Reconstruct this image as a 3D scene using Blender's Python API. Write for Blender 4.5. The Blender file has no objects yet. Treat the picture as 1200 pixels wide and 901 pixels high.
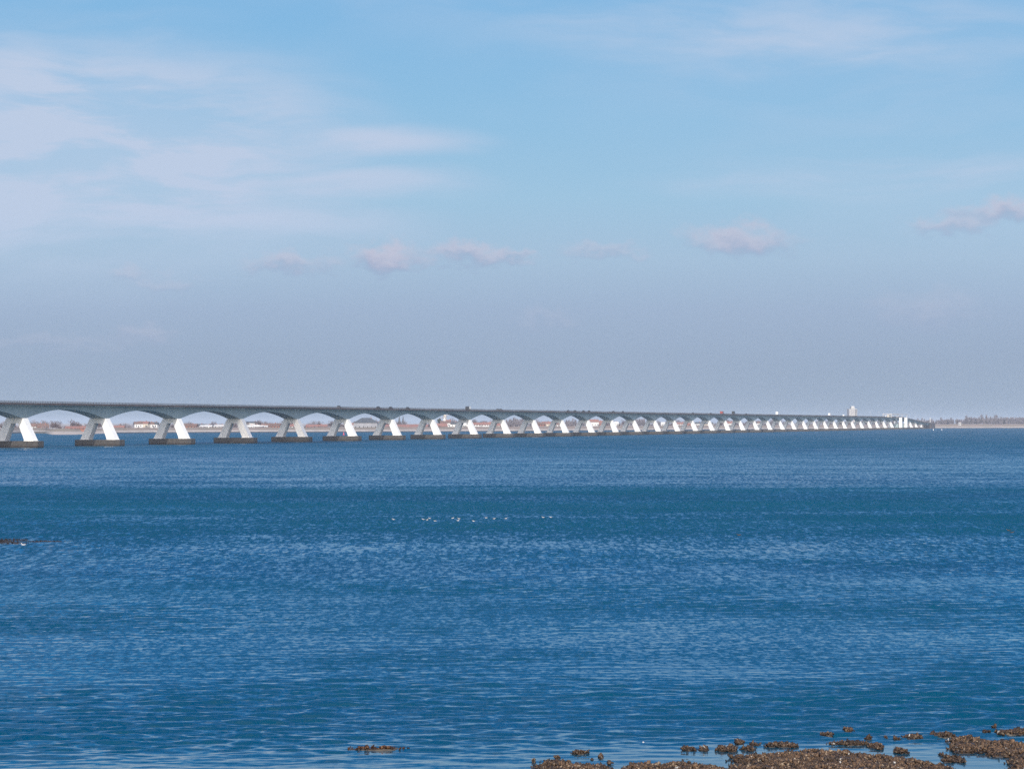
import bpy, math, random
import numpy as np
random.seed(7)
RS = np.random.RandomState(11)
sc = bpy.context.scene
COL = sc.collection
R = math.radians
EXPO = 0.5

# ------------------------------------------------------------------ survey of the place
F, CX, HY, H = 3422.0, 600.0, 495.0, 10.84        # lens in photo pixels, horizon line, eye height
def water_Z(y): return H * F / (y - HY)
def pos(x, Z): return (x - CX) * Z / F

# ------------------------------------------------------------------ materials
def node_mat(name):
    m = bpy.data.materials.new(name); m.use_nodes = True
    nt = m.node_tree; b = nt.nodes['Principled BSDF']
    return m, nt, b
def mth(nt, op, a, b=None, c=None, clamp=False):
    n = nt.nodes.new('ShaderNodeMath'); n.operation = op; n.use_clamp = clamp
    for k, v in enumerate((a, b, c)):
        if v is None: continue
        if isinstance(v, (int, float)): n.inputs[k].default_value = v
        else: nt.links.new(v, n.inputs[k])
    return n.outputs[0]
def mapr(nt, v, a, b, c=0.0, d=1.0, smooth=True):
    n = nt.nodes.new('ShaderNodeMapRange'); n.clamp = True
    n.interpolation_type = 'SMOOTHSTEP' if smooth else 'LINEAR'
    nt.links.new(v, n.inputs['Value'])
    n.inputs['From Min'].default_value = a; n.inputs['From Max'].default_value = b
    n.inputs['To Min'].default_value = c; n.inputs['To Max'].default_value = d
    return n.outputs['Result']
def mixc(nt, f, a, b):
    n = nt.nodes.new('ShaderNodeMix'); n.data_type = 'RGBA'
    for s, v in ((n.inputs[0], f), (n.inputs[6], a), (n.inputs[7], b)):
        if isinstance(v, (int, float)): s.default_value = v
        elif isinstance(v, tuple): s.default_value = (*v[:3], 1)
        else: nt.links.new(v, s)
    return n.outputs[2]
def noise(nt, vec, scale, detail=4, rough=0.55, out='Fac', dist=0.0):
    n = nt.nodes.new('ShaderNodeTexNoise')
    if vec is not None: nt.links.new(vec, n.inputs['Vector'])
    n.inputs['Scale'].default_value = scale; n.inputs['Detail'].default_value = detail
    n.inputs['Roughness'].default_value = rough; n.inputs['Distortion'].default_value = dist
    return n.outputs[out]
def scaled(nt, vec, s, loc=(0, 0, 0)):
    n = nt.nodes.new('ShaderNodeMapping'); nt.links.new(vec, n.inputs['Vector'])
    n.inputs['Scale'].default_value = s; n.inputs['Location'].default_value = loc
    return n.outputs[0]
def mottled(name, c1, c2, scale=1.0, rough=0.8, detail=5, stretch=(1, 1, 1), lo=.35, hi=.65):
    m, nt, b = node_mat(name)
    g = nt.nodes.new('ShaderNodeNewGeometry').outputs['Position']
    v = scaled(nt, g, stretch)
    f = mapr(nt, noise(nt, v, scale, detail, .6), lo, hi)
    nt.links.new(mixc(nt, f, c1, c2), b.inputs['Base Color'])
    b.inputs['Roughness'].default_value = rough
    return m

M = {}
M['white'] = mottled('white_painted_concrete', (.84, .82, .79), (.74, .73, .71), .35, .7, stretch=(1, 1, .25))
M['girder'] = mottled('bounce_tinted_concrete', (.33, .41, .42), (.29, .365, .38), .12, .8, stretch=(1, 1, .3))  # grey concrete, teal bounce off the water put into its colour
M['soffit'] = mottled('shaded_soffit_concrete', (.14, .14, .135), (.11, .115, .11), .2, .85)  # the girder's concrete again, underside shade put into the colour
M['edge'] = mottled('weathered_edge', (.085, .06, .06), (.05, .042, .045), .3, .85)
M['rail'] = mottled('railing_steel', (.07, .055, .055), (.045, .04, .04), .5, .6)
M['asphalt'] = mottled('asphalt', (.05, .05, .052), (.065, .065, .065), .5, .9)

def caisson_mat():
    m, nt, b = node_mat('caisson_concrete')
    g = nt.nodes.new('ShaderNodeNewGeometry').outputs['Position']
    z = nt.nodes.new('ShaderNodeSeparateXYZ'); nt.links.new(g, z.inputs[0])
    n1 = noise(nt, g, .9, 5, .65)
    base = mixc(nt, mapr(nt, n1, .35, .65), (.072, .062, .053), (.042, .038, .035))
    zz = mth(nt, 'ADD', z.outputs[2], mth(nt, 'MULTIPLY', n1, -1.0))
    algae = mapr(nt, zz, .0, .9, 1, 0)                        # tidal weed, a stain with a line of its own
    nt.links.new(mixc(nt, algae, base, (.03, .022, .018)), b.inputs['Base Color'])
    b.inputs['Roughness'].default_value = .8
    return m
M['caisson'] = caisson_mat()

# ------------------------------------------------------------------ mesh helpers
def mesh_obj(name, verts, faces, mat, parent=None, smooth=False):
    me = bpy.data.meshes.new(name)
    verts = np.asarray(verts, dtype=np.float32)
    if isinstance(faces, np.ndarray):
        nf, k = faces.shape
        me.vertices.add(len(verts)); me.vertices.foreach_set('co', verts.ravel())
        me.loops.add(nf * k); me.loops.foreach_set('vertex_index', faces.astype(np.int32).ravel())
        me.polygons.add(nf)
        me.polygons.foreach_set('loop_start', np.arange(0, nf * k, k, dtype=np.int32))
        me.polygons.foreach_set('loop_total', np.full(nf, k, dtype=np.int32))
        me.update(calc_edges=True)
    else:
        me.from_pydata([tuple(map(float, v)) for v in verts], [], faces); me.update()
    if smooth: me.polygons.foreach_set('use_smooth', np.ones(len(me.polygons), dtype=bool))
    for mm in (mat if isinstance(mat, (list, tuple)) else [mat]): me.materials.append(mm)
    o = bpy.data.objects.new(name, me); COL.objects.link(o)
    if parent: o.parent = parent
    return o
class MB:
    def __init__(s): s.v = []; s.f = []
    def add(s, v, f):
        n = len(s.v); s.v += [tuple(p) for p in v]; s.f += [tuple(i + n for i in q) for q in f]
    def hexa(s, p):                                           # 8 points: bottom 4 ccw, top 4 ccw
        s.add(p, [(3, 2, 1, 0), (4, 5, 6, 7), (0, 1, 5, 4), (1, 2, 6, 5), (2, 3, 7, 6), (3, 0, 4, 7)])
    def box(s, x0, x1, y0, y1, z0, z1):
        s.hexa([(x0, y0, z0), (x1, y0, z0), (x1, y1, z0), (x0, y1, z0), (x0, y0, z1), (x1, y0, z1), (x1, y1, z1), (x0, y1, z1)])
    def prism(s, prof, a0, a1, axis='y'):                     # profile (u,z) ccw, extruded along axis
        n = len(prof)
        P = (lambda u, a, z: (u, a, z)) if axis == 'y' else (lambda u, a, z: (a, u, z))
        v = [P(u, a0, z) for u, z in prof] + [P(u, a1, z) for u, z in prof]
        f = [tuple(range(n))[::-1] if axis == 'x' else tuple(range(n)), tuple(range(n, 2 * n)) if axis == 'x' else tuple(range(n, 2 * n))[::-1]]
        for i in range(n):
            j = (i + 1) % n
            f.append((i, j, n + j, n + i) if axis == 'x' else (j, i, n + i, n + j))
        s.add(v, f)
    def lathe(s, prof, n=12, c=(0, 0)):                       # profile (r,z) bottom to top
        v = []; f = []
        for r, z in prof:
            for k in range(n):
                a = 2 * math.pi * k / n; v.append((c[0] + r * math.cos(a), c[1] + r * math.sin(a), z))
        for i in range(len(prof) - 1):
            for k in range(n):
                l = (k + 1) % n; f.append((i * n + k, i * n + l, (i + 1) * n + l, (i + 1) * n + k))
        f.append(tuple(range(n))[::-1]); f.append(tuple(range((len(prof) - 1) * n, len(prof) * n)))
        s.add(v, f)
    def build(s, name, mat, parent=None, smooth=False):
        return mesh_obj(name, s.v, s.f, mat, parent, smooth)
def tag(o, label=None, cat=None, group=None, kind=None):
    if label: o['label'] = label
    if cat: o['category'] = cat
    if group: o['group'] = group
    if kind: o['kind'] = kind
    return o
def empty(name, loc=(0, 0, 0), rz=0.0):
    o = bpy.data.objects.new(name, None); COL.objects.link(o)
    o.location = loc; o.rotation_euler = (0, 0, rz); o.empty_display_size = .5
    return o
def kids(o): return [c for c in COL.objects if c.parent == o]
def copy_tree(o, parent=None):
    c = o.copy(); COL.objects.link(c); c.parent = parent
    for ch in kids(o): copy_tree(ch, c)
    return c

# ------------------------------------------------------------------ camera
cam_d = bpy.data.cameras.new('camera'); cam = bpy.data.objects.new('camera', cam_d); COL.objects.link(cam)
cam.location = (0, 0, H); cam.rotation_euler = (R(90), 0, 0)
cam_d.sensor_width = 36; cam_d.lens = F / 1200 * 36
cam_d.shift_y = (HY - 450.5) / 1200
cam_d.clip_start = 1; cam_d.clip_end = 90000
sc.camera = cam

# ------------------------------------------------------------------ light
SUN_EL = 39.0
th = math.atan(838 / F)                                       # bridge heading, east of the camera axis
D2 = (math.sin(th), math.cos(th)); T2 = (math.cos(th), -math.sin(th))
azo = R(20)
sh = (-D2[0] * math.cos(azo) + T2[0] * math.sin(azo), -D2[1] * math.cos(azo) + T2[1] * math.sin(azo))
sl = bpy.data.lights.new('sun', 'SUN'); sl.energy = 2.8; sl.angle = R(.53); sl.color = (1, .955, .89)
so = bpy.data.objects.new('sun', sl); COL.objects.link(so)
so.location = (0, -50, 60)
# the lamp's -Z points along the light
from mathutils import Vector
ldir = Vector((-sh[0] * math.cos(R(SUN_EL)), -sh[1] * math.cos(R(SUN_EL)), -math.sin(R(SUN_EL))))
so.rotation_euler = ldir.to_track_quat('-Z', 'Y').to_euler()

# ------------------------------------------------------------------ sky
w = bpy.data.worlds.new('World'); sc.world = w; w.use_nodes = True
nt = w.node_tree; nt.nodes.clear()
out = nt.nodes.new('ShaderNodeOutputWorld'); bg = nt.nodes.new('ShaderNodeBackground')
nt.links.new(bg.outputs[0], out.inputs[0]); bg.inputs[1].default_value = 0.1
sky = nt.nodes.new('ShaderNodeTexSky'); sky.sky_type = 'NISHITA'; sky.sun_disc = False
sky.sun_elevation = R(SUN_EL); sky.sun_rotation = math.atan2(sh[0], sh[1]) % (2 * math.pi)
sky.air_density = 1.0; sky.dust_density = 3.0; sky.ozone_density = 1.6; sky.altitude = 0
tc = nt.nodes.new('ShaderNodeTexCoord'); gen = tc.outputs['Generated']
sp = nt.nodes.new('ShaderNodeSeparateXYZ'); nt.links.new(gen, sp.inputs[0])
DEG = 180 / math.pi
el = mth(nt, 'MULTIPLY', mth(nt, 'ARCSINE', sp.outputs[2]), DEG)
az = mth(nt, 'MULTIPLY', mth(nt, 'ARCTAN2', sp.outputs[0], sp.outputs[1]), DEG)
cb = nt.nodes.new('ShaderNodeCombineXYZ'); nt.links.new(az, cb.inputs[0]); nt.links.new(el, cb.inputs[1])
ae = cb.outputs[0]
def aze(x, y): return math.degrees(math.atan((x - CX) / F)), math.degrees(math.atan((HY - y) / F))
# clear air colour by elevation: a grey-violet haze bank at the horizon, paling, then blue
ramp = nt.nodes.new('ShaderNodeValToRGB'); cr = ramp.color_ramp
def lin(c): return tuple((((v / 255 + .055) / 1.055) ** 2.4 if v > 10 else v / 255 / 12.92) / 2 ** EXPO for v in c)
stops = [(0.0, (150, 168, 190)), (1.2, (152, 171, 196)), (2.2, (158, 179, 206)), (3.2, (165, 192, 217)), (4.4, (158, 196, 223)),
         (6.0, (144, 191, 225)), (8.5, (124, 181, 225)), (11, (52, 152, 224)), (16, (11, 122, 206)), (30, (11, 92, 180))]
while len(cr.elements) < len(stops): cr.elements.new(.5)
for e, (d, c) in zip(cr.elements, stops):
    e.position = d / 30; e.color = (*lin(c), 1)
nt.links.new(mth(nt, 'DIVIDE', el, 30.0), ramp.inputs[0])
sc10 = nt.nodes.new('ShaderNodeVectorMath'); sc10.operation = 'SCALE'; sc10.inputs[3].default_value = 10
nt.links.new(ramp.outputs[0], sc10.inputs[0])
fk = mapr(nt, el, 42, 80, 1.0, 0.0)
sd = nt.nodes.new('ShaderNodeVectorMath'); sd.operation = 'DOT_PRODUCT'; nt.links.new(gen, sd.inputs[0]); sd.inputs[1].default_value = (sh[0], sh[1], 0)
fk = mth(nt, 'MULTIPLY', fk, mapr(nt, sd.outputs['Value'], -.35, .45, 1.0, 0.0))       # the sunward half of the sky is the bright clear one
s15 = nt.nodes.new('ShaderNodeVectorMath'); s15.operation = 'SCALE'; s15.inputs[3].default_value = 1.5; nt.links.new(sky.outputs[0], s15.inputs[0])
base = mixc(nt, fk, s15.outputs[0], sc10.outputs[0])
# thin high cloud: stretched, warped streaks, thicker to the left
warp = noise(nt, scaled(nt, ae, (.12, .25, 1)), 1.0, 3, .5, 'Color')
wv = nt.nodes.new('ShaderNodeVectorMath'); wv.operation = 'MULTIPLY_ADD'
nt.links.new(warp, wv.inputs[0]); wv.inputs[1].default_value = (5, 2.2, 0)
wsh = nt.nodes.new('ShaderNodeVectorMath'); wsh.operation = 'SUBTRACT'; nt.links.new(ae, wsh.inputs[0]); wsh.inputs[1].default_value = (2.5, 1.1, 0); nt.links.new(wsh.outputs[0], wv.inputs[2])
ci = noise(nt, scaled(nt, wv.outputs[0], (.2, 1.0, 1), (3.1, 1.7, 0)), 1.0, 7, .58)
ci2 = noise(nt, scaled(nt, wv.outputs[0], (.07, .2, 1), (7.3, 4.4, 0)), 1.0, 3, .5)
def blob(x, y, wx, wy, soft0=0.0, soft1=1.0, vec=None):       # an elliptical patch of sky, centre and half-sizes in degrees
    a, e = aze(x, y)
    m = nt.nodes.new('ShaderNodeMapping'); nt.links.new(vec or ae, m.inputs['Vector'])
    m.vector_type = 'POINT'
    sx, sy = 1 / (wx / F * DEG), 1 / (wy / F * DEG)
    m.inputs['Scale'].default_value = (sx, sy, 1); m.inputs['Location'].default_value = (-a * sx, -e * sy, 0)
    l = nt.nodes.new('ShaderNodeVectorMath'); l.operation = 'LENGTH'; nt.links.new(m.outputs[0], l.inputs[0])
    return mapr(nt, l.outputs['Value'], soft0, soft1, 1.0, 0.0), m.outputs[0]
mx = lambda a, b: mth(nt, 'MAXIMUM', a, b)
big, _ = blob(40, 180, 470, 175, .15, 1.1, wv.outputs[0])
st1, _ = blob(440, 165, 190, 34, .1, 1.0, wv.outputs[0])
st2, _ = blob(400, 225, 230, 40, .1, 1.0, wv.outputs[0])
st3, _ = blob(300, 275, 300, 26, .1, 1.0, wv.outputs[0])
st4, _ = blob(980, 215, 260, 34, .0, 1.1, wv.outputs[0])
st5, _ = blob(930, 45, 420, 60, .0, 1.1, wv.outputs[0])
thick = mth(nt, 'MULTIPLY', big, 1.15)
for s_, k_ in ((st1, .7), (st2, .6), (st3, .5), (st4, .6), (st5, .4)): thick = mx(thick, mth(nt, 'MULTIPLY', s_, k_))
thick = mth(nt, 'ADD', thick, mth(nt, 'MULTIPLY', mapr(nt, ci2, .38, .68), .34))
streak = mth(nt, 'ADD', mth(nt, 'MULTIPLY', mapr(nt, ci, .35, .62), .8), .3)
cirrus = mth(nt, 'MULTIPLY', mth(nt, 'MULTIPLY', thick, streak), 1.25, clamp=True)
# the haze bank swallows the thin cloud low down
cirrus = mth(nt, 'MULTIPLY', cirrus, mapr(nt, el, 1.5, 4.2, .12, 1))
cc = tuple(10 * v for v in lin((188, 204, 228)))
c1 = mixc(nt, cirrus, base, cc)
# small fair-weather clouds
pw = noise(nt, scaled(nt, ae, (1.6, 2.6, 1)), 1.0, 5, .6, 'Color')
pv = nt.nodes.new('ShaderNodeVectorMath'); pv.operation = 'MULTIPLY_ADD'
nt.links.new(pw, pv.inputs[0]); pv.inputs[1].default_value = (2.0, .9, 0); nt.links.new(ae, pv.inputs[2])
ofs = nt.nodes.new('ShaderNodeVectorMath'); ofs.operation = 'ADD'; nt.links.new(pv.outputs[0], ofs.inputs[0]); ofs.inputs[1].default_value = (-1.0, -.45, 0)
cur = c1
for (x, y, wx, wy, k) in ((338, 310, 66, 16, .75), (452, 301, 58, 23, 1.1), (550, 299, 66, 18, .9), (606, 303, 36, 10, .6), (706, 293, 56, 12, .5),
                          (868, 281, 88, 23, .95), (1118, 266, 70, 17, .7), (1180, 249, 74, 20, .95), (150, 320, 46, 14, .4), (195, 334, 46, 12, .3),
                          (172, 392, 40, 17, .35), (1085, 368, 90, 30, .28), (640, 376, 60, 14, .18), (60, 405, 160, 12, .2)):
    mk, loc = blob(x, y, wx * 1.05, wy * 1.1, .1, 1.0, ofs.outputs[0])
    sy = nt.nodes.new('ShaderNodeSeparateXYZ'); nt.links.new(loc, sy.inputs[0])
    col = mixc(nt, mapr(nt, sy.outputs[1], -.75, .35), tuple(10 * v for v in lin((148, 166, 198))), tuple(10 * v for v in lin((194, 196, 215))))
    cur = mixc(nt, mth(nt, 'MULTIPLY', mk, k * .85), cur, col)
nt.links.new(cur, bg.inputs[0])

# ------------------------------------------------------------------ water
def water_mat():
    m, nt, b = node_mat('sea_water')
    g = nt.nodes.new('ShaderNodeNewGeometry').outputs['Position']
    s = nt.nodes.new('ShaderNodeSeparateXYZ'); nt.links.new(g, s.inputs[0])
    X, Y = s.outputs[0], s.outputs[1]
    # wind on the water: patches that run across the strait
    wob = noise(nt, scaled(nt, g, (.004, .012, 0)), 1, 4, .6)
    Yw = mth(nt, 'MULTIPLY', Y, mth(nt, 'ADD', 1.0, mth(nt, 'MULTIPLY', mth(nt, 'SUBTRACT', wob, .5), .35)))
    Yw = mth(nt, 'SUBTRACT', Yw, mth(nt, 'MULTIPLY', X, .05))
    rp = nt.nodes.new('ShaderNodeValToRGB'); cr = rp.color_ramp; cr.interpolation = 'EASE'
    L = lambda d: (math.log10(d) - 1.8) / 2.0
    st = [(63, .15), (96, .2), (104, .45), (135, .5), (148, .36), (160, .50), (200, .55), (262, .60), (300, .92), (430, .95), (540, .62), (800, .58), (1000, .66), (1500, .8), (6000, .8)]
    while len(cr.elements) < len(st): cr.elements.new(.5)
    for e, (d, v) in zip(cr.elements, st): e.position = max(0, min(1, L(d))); e.color = (v, v, v, 1)
    lg = mth(nt, 'DIVIDE', mth(nt, 'SUBTRACT', mth(nt, 'LOGARITHM', mth(nt, 'MAXIMUM', Yw, 64.0), 10.0), 1.8), 2.0)
    nt.links.new(lg, rp.inputs[0])
    wind = rp.outputs[0]
    # still water in the lee of the oyster reef
    lee = mth(nt, 'MULTIPLY', mapr(nt, Y, 96.5, 101, 1, 0), mapr(nt, X, 1.0, 7.0, 0, 1))
    wind = mth(nt, 'MULTIPLY', wind, mth(nt, 'SUBTRACT', 1.0, mth(nt, 'MULTIPLY', lee, .8)))
    patch = noise(nt, scaled(nt, g, (.02, .035, 0)), 1, 4, .6)
    wind = mth(nt, 'MULTIPLY', wind, mapr(nt, patch, .3, .7, .75, 1.25, False))
    # slopes of the water surface at three sizes of wave
    def slopes(sx, sy, det, rg, off):
        c = noise(nt, scaled(nt, g, (sx, sy, 0), off), 1, det, rg, 'Color', .25)
        q = nt.nodes.new('ShaderNodeSeparateXYZ'); nt.links.new(c, q.inputs[0])
        return mth(nt, 'SUBTRACT', q.outputs[0], .5), mth(nt, 'SUBTRACT', q.outputs[1], .5)
    a = slopes(3.1, 1.3, 4, .64, (0, 0, 0)); c = slopes(5.5, 5.0, 2, .6, (31, 7, 0)); d = slopes(2.4, .36, 3, .65, (5, 3, 0)); e_ = slopes(.05, .05, 3, .6, (15, 9, 0))
    near = mapr(nt, Y, 110, 260, 1, 0); off = mapr(nt, Y, 120, 300, .15, 1)
    lean = mth(nt, 'ADD', mapr(nt, Y, 95, 170, .12, .235), mth(nt, 'MULTIPLY', mapr(nt, wind, .6, .95), .16))
    lean = mth(nt, 'ADD', lean, mapr(nt, Y, 500, 1400, 0, .08))
    shore_ = mapr(nt, Y, 104, 150, .35, 1)
    tot = [None, None]
    for k, am in ((0, (.5, .5, .35, .1)), (1, (1.4, .9, 2.0, .5))):
        t = mth(nt, 'MULTIPLY', mth(nt, 'MULTIPLY', a[k], am[0]), mth(nt, 'MULTIPLY_ADD', near, .6, .4))
        t = mth(nt, 'MULTIPLY_ADD', c[k], am[1], t)
        t = mth(nt, 'MULTIPLY', t, shore_)
        t = mth(nt, 'MULTIPLY_ADD', mth(nt, 'MULTIPLY', d[k], am[2]), off, t)
        t = mth(nt, 'MULTIPLY_ADD', e_[k], am[3], t)
        tot[k] = mth(nt, 'MULTIPLY', t, wind)
    # wave fronts lean towards the lee shore
    ty = mth(nt, 'SUBTRACT', tot[1], mth(nt, 'MULTIPLY', wind, lean))
    ty = mth(nt, 'MINIMUM', ty, mth(nt, 'MULTIPLY', wind, mapr(nt, Y, 98, 118, .0, -.09)))
    cv = nt.nodes.new('ShaderNodeCombineXYZ'); nt.links.new(tot[0], cv.inputs[0]); nt.links.new(ty, cv.inputs[1]); cv.inputs[2].default_value = 0
    gn = nt.nodes.new('ShaderNodeVectorMath'); gn.operation = 'ADD'; nt.links.new(nt.nodes.new('ShaderNodeNewGeometry').outputs['Normal'], gn.inputs[1]); nt.links.new(cv.outputs[0], gn.inputs[0])
    nm = nt.nodes.new('ShaderNodeVectorMath'); nm.operation = 'NORMALIZE'; nt.links.new(gn.outputs[0], nm.inputs[0])
    nt.links.new(nm.outputs[0], b.inputs['Normal'])
    turb = noise(nt, scaled(nt, g, (.003, .01, 0)), 1, 4, .6)
    nt.links.new(mixc(nt, mapr(nt, turb, .35, .65), (.0001, .040, .079), (.0001, .048, .084)), b.inputs['Base Color'])
    b.inputs['Roughness'].default_value = .08; b.inputs['IOR'].default_value = 1.333
    return m
M['water'] = water_mat()
SZ = 40000
def water_mesh():
    rows = 31650.0 / np.linspace(31650 / 62.0, 31650 / 900.0, 1000)
    ang = np.linspace(-.30, .34, 760)
    Yg, A = np.meshgrid(rows, ang, indexing='ij'); Xg = A * Yg
    rs = np.random.RandomState(5)
    Zg = np.zeros_like(Xg)
    dY = np.gradient(rows)[:, None]
    # wind strength map, calmer by the shore
    calm = np.interp(rows, [62, 92, 99, 108, 125, 147, 165, 300, 450, 560, 900], [.1, .22, .55, .75, .75, .55, .8, 1.25, 1.25, .8, .8])[:, None]
    lee = np.clip((101 - Yg) / 5, 0, 1) * np.clip((Xg - 1) / 6, 0, 1)
    grp = np.zeros_like(Xg)
    for k in range(14):
        q = rs.uniform(.03, .35); a = rs.uniform(0, 6.28); grp += np.sin(q * (Xg * math.cos(a) * .7 + Yg * math.sin(a)) + rs.uniform(0, 6.28))
    grp = np.clip(1 + .22 * grp, .25, 1.9)
    for k in range(130):
        lam = math.exp(rs.uniform(math.log(.3), math.log(3.0)))
        a = rs.normal(-math.pi / 2 + .12, .42)
        sl = .024 * (1.0 if lam < 1.6 else .75)
        amp = sl * lam / 6.283
        kx, ky = 6.283 / lam * math.cos(a), 6.283 / lam * math.sin(a)
        att = np.clip((lam / np.maximum(abs(math.sin(a)), .2)) / (3.2 * dY), 0, 1) ** 1.5
        ph = kx * Xg + ky * Yg + rs.uniform(0, 6.28)
        Zg += amp * att * (np.sin(ph) + .25 * np.sin(2 * ph + .6))
    fade = np.clip((900 - Yg) / 150, 0, 1)
    Zg *= calm * grp * (1 - .8 * lee) * fade
    Zg[:, 0] = 0; Zg[:, -1] = 0; Zg[0] = 0; Zg[-1] = 0
    nr_, nc_ = Xg.shape
    V = np.stack([Xg, Yg, Zg], -1).reshape(-1, 3)
    idx = np.arange(nr_ * nc_).reshape(nr_, nc_)
    Fq = np.stack([idx[:-1, :-1], idx[:-1, 1:], idx[1:, 1:], idx[1:, :-1]], -1).reshape(-1, 4)
    n0 = len(V)
    # flat water round the waves: near strip, far field, both sides
    x0n, x1n, x0f, x1f, yn, yf = ang[0] * 62, ang[-1] * 62, ang[0] * 900, ang[-1] * 900, rows[0], rows[-1]
    ex = [(-SZ, -300, 0), (x0n, -300, 0), (x1n, -300, 0), (SZ, -300, 0), (-SZ, yn, 0), (SZ, yn, 0), (-SZ, yf, 0), (SZ, yf, 0), (-SZ, SZ, 0), (x0f, SZ, 0), (x1f, SZ, 0), (SZ, SZ, 0)]
    V = np.concatenate([V, np.array(ex, float)])
    a_, b_, c_, d_ = idx[0, 0], idx[0, -1], idx[-1, 0], idx[-1, -1]
    e = lambda i: n0 + i
    ext = [(e(0), e(1), a_, e(4)), (e(1), e(2), b_, a_), (e(2), e(3), e(5), b_), (e(4), a_, c_, e(6)), (b_, e(5), e(7), d_), (e(6), c_, e(9), e(8)), (c_, d_, e(10), e(9)), (d_, e(7), e(11), e(10))]
    Fq = np.concatenate([Fq, np.array(ext)])
    return mesh_obj('water', V, Fq, M['water'], smooth=True)
wo = water_mesh()
tag(wo, 'blue choppy sea water of the wide estuary', 'water', kind='structure')
so2 = mesh_obj('seabed', [(-SZ, -300, -4), (SZ, -300, -4), (SZ, SZ, -4), (-SZ, SZ, -4)], [(0, 1, 2, 3)],
               mottled('mud', (.12, .10, .08), (.09, .075, .06), .05, .9))
tag(so2, 'muddy bed under the estuary water', 'seabed', kind='structure')

# ------------------------------------------------------------------ bridge
BAY = 95.0
P0 = (-212.9, 1255.8)
def bp(s, t=0.0): return (P0[0] + D2[0] * s + T2[0] * t, P0[1] + D2[1] * s + T2[1] * t)
def s_of_px(x, t=0.0):                                        # distance along the bridge of the point seen at photo column x
    k = (x - CX) / F
    ax, ay = bp(0, t)
    return (k * ay - ax) / (D2[0] - k * D2[1])
bridge = empty('road_bridge', (P0[0], P0[1], 0), -th)         # local +Y runs along the bridge, +X is the seaward side
tag(bridge, 'long white and grey concrete arch road bridge crossing the estuary to the far shore', 'bridge')
S0, NP = -3, 36                                               # piers S0..NP-1 are of the full height
def ztop(s):                                                  # top of the deck slab
    e = s - 36.2 * BAY
    return 19.0 if e < 0 else 19.0 - 9.0 * min(1.0, e / 400.0) ** 1.25
SEND = S_END = 41.4 * BAY
# girder: haunched box
def depth(s):                                                 # soffit height below road
    if s > 36 * BAY: q = 6.3 - 2.6 * min(1, (s - 36 * BAY) / 400)
    else: q = 6.3
    u = abs(((s / BAY) + .5) % 1.0 - .5) * 2                  # 0 at pier, 1 at mid span
    a = max(0.0, (u * BAY / 2 - 2.6) / (BAY / 2 - 2.6))
    arch = 1 - (1 - a) ** 1.95
    return q - (q - 2.35) * arch
stations = []
s = S0 * BAY - 60
while s < S_END:
    stations.append(s); s += BAY / 40
stations.append(S_END)
def sweep(prof_fn, name, mat, closed=True, parent=bridge, smooth=False):
    v = []; n = None
    for s in stations:
        p = prof_fn(s); n = len(p)
        v += [(x, s, z) for x, z in p]
    f = []
    for i in range(len(stations) - 1):
        for k in range(n if closed else n - 1):
            l = (k + 1) % n
            f.append((i * n + k, (i + 1) * n + k, (i + 1) * n + l, i * n + l))
    if closed: f.append(tuple(range(n))); f.append(tuple(range((len(stations) - 1) * n, len(stations) * n))[::-1])
    return mesh_obj(name, v, f, mat, parent, smooth)
WB, WT = 3.35, 3.5
def p_girder(s):
    z = ztop(s); b_ = z - depth(s)
    return [(-WB, b_), (-WT, z - 1.25), (WT, z - 1.25), (WB, b_)]
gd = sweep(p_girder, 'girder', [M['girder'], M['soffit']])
gp = gd.data.polygons
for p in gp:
    if p.normal.z < -.6 or False: p.material_index = 1  # downward faces get the concrete with shade painted in
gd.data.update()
def p_slab(s):
    z = ztop(s)
    return [(-5.9, z - .45), (-WT - .002, z - 1.245), (WT + .002, z - 1.245), (5.9, z - .45), (5.9, z), (-5.9, z)][::-1]
sweep(lambda s: p_slab(s)[::-1], 'deck_slab', M['girder'])
for sg in (-1, 1):
    sweep(lambda s, sg=sg: (lambda z: [(sg * 5.905, z - .62), (sg * 6.2, z - .62), (sg * 6.2, z + .22), (sg * 5.905, z + .22)][::sg])(ztop(s)), 'kerb_beam', M['edge'])
sweep(lambda s: [(-4.2, ztop(s) + .01), (4.2, ztop(s) + .01)][::-1], 'road_surface', M['asphalt'], closed=False)
for sg in (-1, 1):
    mb = MB(); s = S0 * BAY
    for zz in (.55, .78, 1.0):
        for i in range(len(stations) - 1):
            a, b_ = stations[i], stations[i + 1]
            za, zb = ztop(a) + zz, ztop(b_) + zz
            x0, x1 = sorted((sg * 6.0, sg * 6.07))
            mb.hexa([(x0, a, za), (x1, a, za), (x1, b_, zb), (x0, b_, zb), (x0, a, za + .07), (x1, a, za + .07), (x1, b_, zb + .07), (x0, b_, zb + .07)])
    while s < S_END:
        x0, x1 = sorted((sg * 5.98, sg * 6.09)); z = ztop(s)
        mb.box(x0, x1, s - .06, s + .06, z + .2, z + 1.09); s += 1.9
    mb.build('railing', M['rail'], bridge)

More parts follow.
